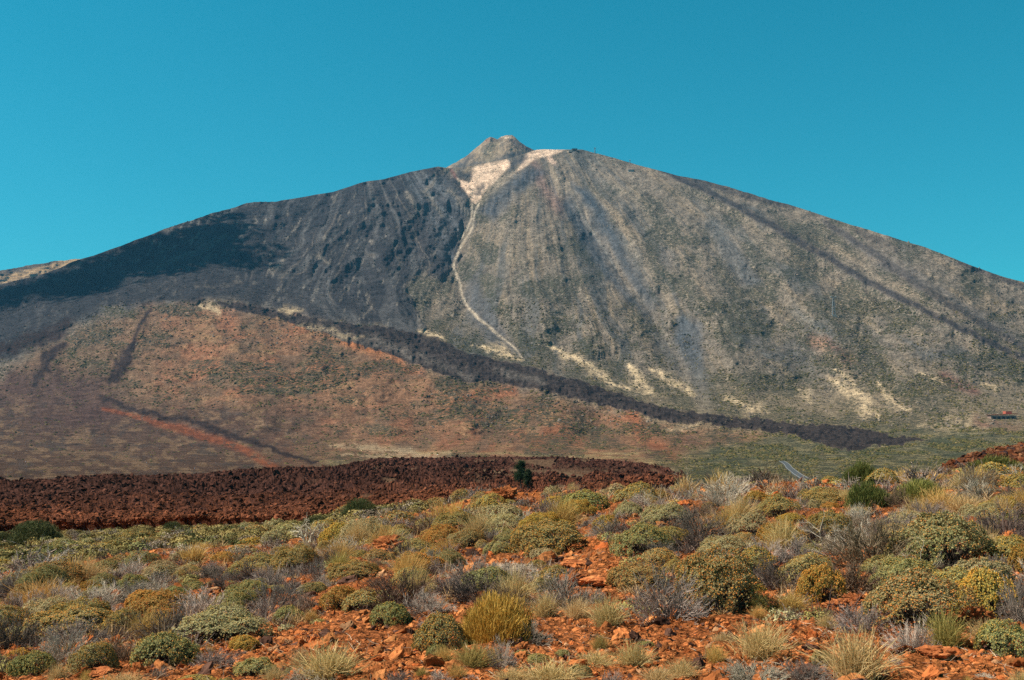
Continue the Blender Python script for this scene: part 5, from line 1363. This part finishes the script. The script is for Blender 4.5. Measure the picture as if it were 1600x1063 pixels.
# ------------------------------------------------------------------ the two pines behind the crest
M_bark = new_mat('bark', .95, .05)[0]
M_bark.node_tree.nodes['Principled BSDF'].inputs['Base Color'].default_value = (.10, .065, .045, 1)
def pine(px, ytop, R, base_y, w, label, seed):
    a, b, _ = rays(px, base_y); x, y = float(a * R), float(b * R)
    P = at(px, base_y, R); T = at(px, ytop, R); H = float(T[2] - P[2])
    r = np.random.default_rng(seed)
    root = bpy.data.objects.new('pine_tree', None); COL.objects.link(root); root.location = tuple(P); tag(root, label, 'tree', 'pines behind the crest')
    m = 6; tp = np.stack([r.normal(0, .02, m) * H, r.normal(0, .02, m) * H, np.linspace(-.3, .95, m) * H], -1)
    parts = [tubes(tp[None], (np.linspace(.045, .012, m) * H)[None], np.array([[.1, .07, .05]]))]
    n = 26; bz = r.uniform(.12, .9, n) * H; an = r.uniform(0, 6.28, n); bl = w * R / F / 2 * (1.05 - .6 * bz / H)
    P0 = np.stack([bz * 0, bz * 0, bz], -1); P2 = P0 + np.stack([np.cos(an) * bl, np.sin(an) * bl, bl * .35], -1)
    parts.append(tubes(np.stack([P0, (P0 + P2) / 2 - [0, 0, .03 * H], P2], 1), np.array([.016, .01, .005])[None] * H * np.ones((n, 1)), np.full((n, 3), .08)))
    v, f, c = join(*parts)
    link('trunk', make_mesh('trunk', v, f, M_twig, c), parent=root)
    k = 3200; i = r.integers(0, n, k); t = r.uniform(.35, 1.08, k)[:, None]
    cp = P0[i] * (1 - t) + P2[i] * t + r.normal(0, .055, (k, 3)) * H
    dd = r.normal(size=(k, 3)) + np.array([0, 0, .5]); dd /= np.linalg.norm(dd, axis=1)[:, None]
    cc = np.array([.028, .048, .020]) * r.uniform(.5, 1.8, (k, 1))
    v, f, c = strips(cp, cp + dd * .07 * H, dd * 0, np.full(k, .012 * H), cc, 1, .3)
    link('crown', make_mesh('crown', v, f, M_leaf, c), parent=root)
pine(813, 721, 235, 757, 20, 'larger dark green pine standing behind the crest, the left of two', 1)
pine(825, 733, 215, 764, 12, 'smaller slim pine just right of and below the larger one', 2)

# ------------------------------------------------------------------ road, cable-car station, pylons, base station
def flat_mat(name, col, rough=.8, spec=.2):
    m, nt, b = new_mat(name, rough, spec)
    n = nt.nodes.new('ShaderNodeTexNoise'); n.inputs['Scale'].default_value = 1.5
    rm = nt.nodes.new('ShaderNodeMix'); rm.data_type = 'RGBA'
    rm.inputs[6].default_value = tuple(c * .8 for c in col) + (1,); rm.inputs[7].default_value = tuple(min(1, c * 1.15) for c in col) + (1,)
    nt.links.new(n.outputs[0], rm.inputs[0]); nt.links.new(rm.outputs[2], b.inputs['Base Color'])
    return m
M_asph = flat_mat('asphalt', (.075, .085, .095)); M_line = flat_mat('road_paint', (.32, .33, .33)); M_conc = flat_mat('concrete', (.36, .33, .30)); M_steel = flat_mat('grey_steel', (.16, .18, .19), .6, .3)
M_darkw = flat_mat('dark_openings', (.03, .03, .035), .4); M_roof = flat_mat('rust_roof', (.42, .12, .075)); M_wall = flat_mat('station_wall', (.28, .19, .15)); M_white = flat_mat('white_panel', (.7, .68, .64))
def ribbon(name, pts, off0, off1, lift, mat, kind=None, parent=None):
    P = np.array([on_mountain(x, y) for x, y in pts]); P[:, 2] = np.convolve(np.pad(P[:, 2], 1, 'edge'), [.25, .5, .25], 'valid')
    t = np.linspace(0, 1, 40); k = np.linspace(0, 1, len(P)); Q = np.stack([np.interp(t, k, P[:, i]) for i in range(3)], -1)
    T_ = np.gradient(Q, axis=0); T_[:, 2] = 0; T_ /= np.linalg.norm(T_, axis=1)[:, None]; S_ = np.stack([T_[:, 1], -T_[:, 0], T_[:, 0] * 0], -1)
    A = Q + S_ * off0; B = Q + S_ * off1; A[:, 2] += lift; B[:, 2] += lift
    A2 = A - [0, 0, 2.2]; B2 = B - [0, 0, 2.2]
    V = np.stack([A2, A, B, B2], 1).reshape(-1, 3); f = []
    for i in range(39):
        for j in range(3): f.append((4 * i + j, 4 * i + j + 1, 4 * i + j + 5, 4 * i + j + 4))
    return link(name, make_mesh(name, V, np.array(f), mat), kind=kind, parent=parent)
RD = [(1220, 722), (1227, 725), (1230, 728), (1232, 732), (1236, 735), (1240, 738), (1244, 742), (1254, 748), (1268, 754)]
ribbon('road', RD, -2.6, 2.6, .7, M_asph, 'structure')
ribbon('road_marking', RD, -2.45, -2.2, .85, M_line, 'structure')
ribbon('road_marking', RD, 2.2, 2.45, .85, M_line, 'structure')

def boxes(bs):
    V, Fq = [], []
    for (x0, y0, z0, x1, y1, z1) in bs:
        o = len(V); V += [(x0, y0, z0), (x1, y0, z0), (x1, y1, z0), (x0, y1, z0), (x0, y0, z1), (x1, y0, z1), (x1, y1, z1), (x0, y1, z1)]
        Fq += [tuple(o + k for k in q) for q in ((0, 3, 2, 1), (4, 5, 6, 7), (0, 1, 5, 4), (1, 2, 6, 5), (2, 3, 7, 6), (3, 0, 4, 7))]
    return np.array(V, float), np.array(Fq)
def bpart(name, bs, mat, root):
    v, f = boxes(bs); return link(name, make_mesh(name, v, f, mat), parent=root)
def empty(name, loc, label, cat, group=None, rz=0):
    e = bpy.data.objects.new(name, None); COL.objects.link(e); e.location = loc; e.rotation_euler = (0, 0, rz); tag(e, label, cat, group); return e
p = on_mountain(896, 236)
e = empty('cable_car_station', p, 'small dark cable car station on the skyline right of the pale summit scree', 'building')
bpart('wall', [(-9, -6, -6, 13, 8, 8)], M_wall, e); bpart('roof', [(-11, -8, 8.05, 15, 10, 10)], M_darkw, e)
bpart('terrace', [(-26, -7, -6, -9.05, 6, 3)], M_conc, e); bpart('door', [(-3, -6.3, -2, 4, -6.01, 5)], M_darkw, e)
bpart('window', [(6, -6.3, 1, 11, -6.01, 5)], M_darkw, e)

def pylon(px, py, H, label, wdt=.16, tone=M_steel, base=None):
    p = base or on_mountain(px, py)
    e = empty('cable_car_pylon', p, label, 'pylon', 'pylons of the cable car')
    w = H * wdt / 2; V = []; P = []
    for sx in (-1, 1):
        for sy in (-1, 1):
            tp = np.array([[sx * w, sy * w, -8.], [sx * w * .4, sy * w * .4, H]])
            v, f, c = tubes(tp[None], np.array([[1.2, .8]]), np.full((1, 3), .4))
            link('leg', make_mesh('leg', v, f, M_steel), parent=e)
    br = []
    for k in range(6):
        z0, z1 = H * k / 6, H * (k + 1) / 6; a0 = w * (1 - .6 * k / 6); a1 = w * (1 - .6 * (k + 1) / 6)
        for (sx, sy, tx, ty) in ((-1, -1, 1, -1), (1, -1, 1, 1), (1, 1, -1, 1), (-1, 1, -1, -1)):
            br.append([[sx * a0, sy * a0, z0], [tx * a1, ty * a1, z1]])
    br = np.array(br); v, f, c = tubes(br, np.full((len(br), 2), .45), np.full((len(br), 3), .4))
    link('bracing', make_mesh('bracing', v, f, M_steel), parent=e)
    bpart('crossarm', [(-H * .17, -1.2, H, H * .17, 1.2, H + 2.2)], M_steel, e)
    bpart('saddle', [(-H * .17, -1.0, H + 2.25, -H * .10, 1.0, H + 4), (H * .10, -1.0, H + 2.25, H * .17, 1.0, H + 4)], M_white, e)
    bpart('foundation', [(-w * 1.6, -w * 1.6, -12, w * 1.6, w * 1.6, 1.5)], M_conc, e)
pylon(929, 241, 26, 'top lattice pylon on the skyline right of the station')
pylon(983, 257, 16, 'lower skyline pylon on the right shoulder')
pylon(1302, 494, 58, 'grey lattice pylon standing alone on the open right slope')
def cable():
    t = [on_mountain(900, 238) + Vector((0, 0, 10)), on_mountain(983, 257) + Vector((0, 0, 18)), on_mountain(1302, 494) + Vector((0, 0, 61)), on_mountain(1562, 655) + Vector((0, 0, 8))]
p = on_mountain(985, 268)
e = empty('mountain_hut', p, 'blue-roofed hut just below the skyline on the right shoulder', 'building')
bpart('wall', [(-12, -6, -5, 12, 6, 5)], M_conc, e); bpart('roof', [(-13, -7, 5.05, 13, 7, 7)], flat_mat('blue_roof', (.08, .17, .25)), e)

p = on_mountain(1566, 655)
e = empty('cable_car_base_station', p, 'rust-roofed cable car base station at the foot of the right slope', 'building')
v = np.array([(-28, -9, 7), (26, -9, 9), (26, 9, 9), (-28, 9, 7), (-29, -10, 8.2), (27, -10, 10.6), (27, 10, 10.6), (-29, 10, 8.2)], float)
f = np.array([(0, 3, 2, 1), (4, 5, 6, 7), (0, 1, 5, 4), (1, 2, 6, 5), (2, 3, 7, 6), (3, 0, 4, 7)])
bpart('wall', [(-26, -8, -6, 24, 8, 6.8)], M_wall, e)
link('roof', make_mesh('roof', v, f, M_roof), parent=e)
bpart('tower', [(4, -6, 9.9, 16, 6, 15)], M_roof, e)
for k in range(5): bpart('window', [(-22 + k * 9, -8.3, 0, -17 + k * 9, -8.01, 4)], M_darkw, e)
bpart('retaining_wall', [(-8, -22, -10, 34, -20, -3)], M_conc, e)

# ------------------------------------------------------------------ the cloud whose shadow lies on the west shoulder (above and left of the view)
def build_cloud():
    shade = [(-260, 520), (-100, 470), (0, 440), (120, 400), (250, 350), (340, 325), (372, 330), (385, 352), (378, 375), (395, 398), (440, 388), (445, 398), (380, 420), (330, 420), (270, 428), (200, 440), (130, 468), (60, 470), (0, 478), (-100, 500), (-260, 560)]
    r = np.random.default_rng(12)
    P = np.array([on_mountain(x, y) for x, y in shade])
    zc = 2600.0; k = (zc - P[:, 2]) / SUNV.z
    Q = P + k[:, None] * np.array(SUNV)[None]                     # outline of the cloud base
    c = Q.mean(0)
    # fill the outline with a lumpy closed body: grid of columns, thick inside, thin at the rim
    x0, y0 = Q[:, 0].min() - 60, Q[:, 1].min() - 60; x1, y1 = Q[:, 0].max() + 60, Q[:, 1].max() + 60
    nx, ny = 320, 260
    X, Y = np.meshgrid(np.linspace(x0, x1, nx), np.linspace(y0, y1, ny), indexing='ij')
    W = poly(X.astype(np.float32) + (fbm(X / 160., Y / 160., 4, 401) - .5) * 130, Y.astype(np.float32) + (fbm(X / 160., Y / 160., 4, 405) - .5) * 130, [tuple(q[:2]) for q in Q], 230)
    h = np.maximum(W - .45, 0.02) ** .5
    lump = .45 + fbm(X / 190., Y / 190., 5, 411)
    top = zc + 130 * h * lump; bot = zc - 50 * h * lump
    W = W + (fbm(X / 17., Y / 17., 2, 421) - .5) * 1.0
    keep = W > .52
    ids = -np.ones((nx, ny), int); kk = np.argwhere(keep); ids[keep] = np.arange(len(kk))
    nV = len(kk)
    V = np.concatenate([np.stack([X[keep], Y[keep], top[keep]], -1), np.stack([X[keep], Y[keep], bot[keep]], -1)])
    f = []
    q = ids[:-1, :-1]; q1 = ids[1:, :-1]; q2 = ids[1:, 1:]; q3 = ids[:-1, 1:]
    ok = (q >= 0) & (q1 >= 0) & (q2 >= 0) & (q3 >= 0)
    T = np.stack([q[ok], q1[ok], q2[ok], q3[ok]], -1)
    Fa = np.concatenate([T, T[:, ::-1] + nV])
    m, nt, b = new_mat('cloud_white', 1.0, 0.0); b.inputs['Base Color'].default_value = (.9, .9, .9, 1)
    print('cloud at', c, 'frame px', proj(c))
    link('cloud', make_mesh('cloud', V, Fa, m, smooth=True), kind='structure')
build_cloud()

# ------------------------------------------------------------------ labels for the plants
LAND = [(55, 840, 'the dark dome bush'), (480, 845, 'the bleached snag'), (777, 985, 'the big golden bush'), (787, 775, 'the tall red crest rock'), (611, 852, 'the red craggy boulder'),
        (345, 985, 'the widest pale cushion'), (1128, 915, 'the hollow dome shrub'), (1476, 855, 'the largest right dome'), (1368, 855, 'the brown thicket'), (1346, 745, 'the crest broom bush'),
        (64, 935, 'the wide golden tuft'), (1008, 850, 'the smooth grey-green dome'), (862, 845, 'the large olive shrub'), (1440, 945, 'the big orange-green shrub'), (1340, 1030, 'the tallest straw tuft'),
        (1554, 730, 'the far right broom'), (608, 962, 'the round grey-green cushion'), (1045, 935, 'the biggest grey shrub'), (252, 1015, 'the large green hollow shrub'), (466, 878, 'the tall dark-sided shrub'),
        (816, 742, 'the two pines'), (1462, 1025, 'the low orange boulder'), (120, 980, 'the broad olive shrub'), (333, 818, 'the near-black round bush'), (512, 1045, 'the wide bottom tuft'), (1176, 1055, 'the flat silvery tangle')]
VW = {('C', 'green'): 'grey-green cushion shrub', ('C', 'mixed'): 'olive cushion shrub', ('C', 'orange'): 'orange-headed cushion shrub', ('C', 'pale'): 'pale cushion shrub',
      ('D', 'silver'): 'silvery bare shrub', ('D', 'grey'): 'grey bare shrub', ('D', 'brown'): 'brown bare shrub', ('D', 'dark'): 'dark twiggy shrub', ('D', 'straw'): 'tan bare shrub',
      ('G', 'straw'): 'straw grass tuft', ('G', 'gold'): 'golden grass tuft', ('G', 'olive'): 'olive grass tuft', ('B', 'green'): 'green broom bush', ('B', 'bright'): 'bright broom bush', ('B', 'dark'): 'dark rounded bush', ('B', 'gold'): 'golden bush'}
GP = {'C': 'cushion shrubs on the red ground', 'D': 'bare dry shrubs on the red ground', 'G': 'grass tufts on the red ground', 'B': 'broom and dark bushes'}
def rel(u, v, L_):
    dx, dy = u - L_[0], v - L_[1]; d = math.hypot(dx, dy * 1.6)
    far = 'just' if d < 45 else ('a little' if d < 90 else ('well' if d < 170 else 'far'))
    ax, ay = abs(dx), abs(dy) * 1.6
    if ax > 2.2 * ay: w = 'left of' if dx < 0 else 'right of'
    elif ay > 2.2 * ax: w = 'behind' if dy < 0 else 'in front of'
    else: w = ('behind and left of' if dx < 0 else 'behind and right of') if dy < 0 else ('in front and left of' if dx < 0 else 'in front and right of')
    return f'{far} {w} {L_[2]}'
seen = set(p['label'] for p in PLANTS if p['label'])
todo = sorted([p for p in PLANTS if not p['label']], key=lambda p: p['R'])
nshared = 0
for p in PLANTS: p['o']['group'] = GP[p['kind']]
for p in todo:
    wpx = 2 * p['rx'] * F / p['R']
    vc = p['v'] - p['rz'] * F / p['R'] / 2
    size = 'tiny' if wpx < 14 else 'small' if wpx < 30 else 'medium' if wpx < 60 else 'large'
    shape = 'low ' if p['rz'] < .8 * p['rx'] else 'tall ' if p['rz'] > 1.3 * p['rx'] else ''
    what = VW[(p['kind'], p['var'])]
    near = sorted(LAND, key=lambda L_: math.hypot(p['u'] - L_[0], (vc - L_[1]) * 1.6))
    cands = [f'{size} {shape}{what} {rel(p["u"], vc, near[0])}', f'{size} {shape}{what} {rel(p["u"], vc, near[1])}', f'{size} {shape}{what} {rel(p["u"], vc, near[2])}']
    # a neighbour of another kind also tells it apart
    nb = sorted([q for q in PLANTS if q is not p and q['kind'] != p['kind']], key=lambda q: math.hypot(q['u'] - p['u'], (q['v'] - p['v']) * 1.6))[:5]
    for L_ in near[:5]:
        for q in nb:
            dx = q['u'] - p['u']
            for sz_ in (size + ' ', size + ' ' + shape, ''):
                cands.append(f'{sz_}{what} {rel(p["u"], vc, L_)}, {VW[(q["kind"], q["var"])]} on its {"right" if dx > 0 else "left"}')
    lab = next((c for c in cands if c not in seen and len(c.split()) <= 16), None)
    if lab is None:
        lab = next((c for c in cands if len(c.split()) <= 16), cands[0]); nshared += 1
    seen.add(lab); p['o']['label'] = lab
print('plants', len(PLANTS), 'sharing a label', nshared)

# ------------------------------------------------------------------ haze: even air over the whole scene
def build_haze():
    v, f = boxes([(-11000, -11000, -125, 11000, 11500, 2050)])
    m = bpy.data.materials.new('air'); m.use_nodes = True; nt = m.node_tree; nt.nodes.clear()
    o = nt.nodes.new('ShaderNodeOutputMaterial'); q = nt.nodes.new('ShaderNodeVolumePrincipled')
    q.inputs['Density'].default_value = HAZE_D
    q.inputs['Color'].default_value = (.14, .46, .82, 1)
    q.inputs['Anisotropy'].default_value = 0.2
    nt.links.new(q.outputs[0], o.inputs['Volume'])
    link('haze', make_mesh('haze', v, f, m), kind='stuff', label='thin blue haze in the air before the mountain')
HAZE_D = 3.2e-5
build_haze()
print('done', time.time() - T0)
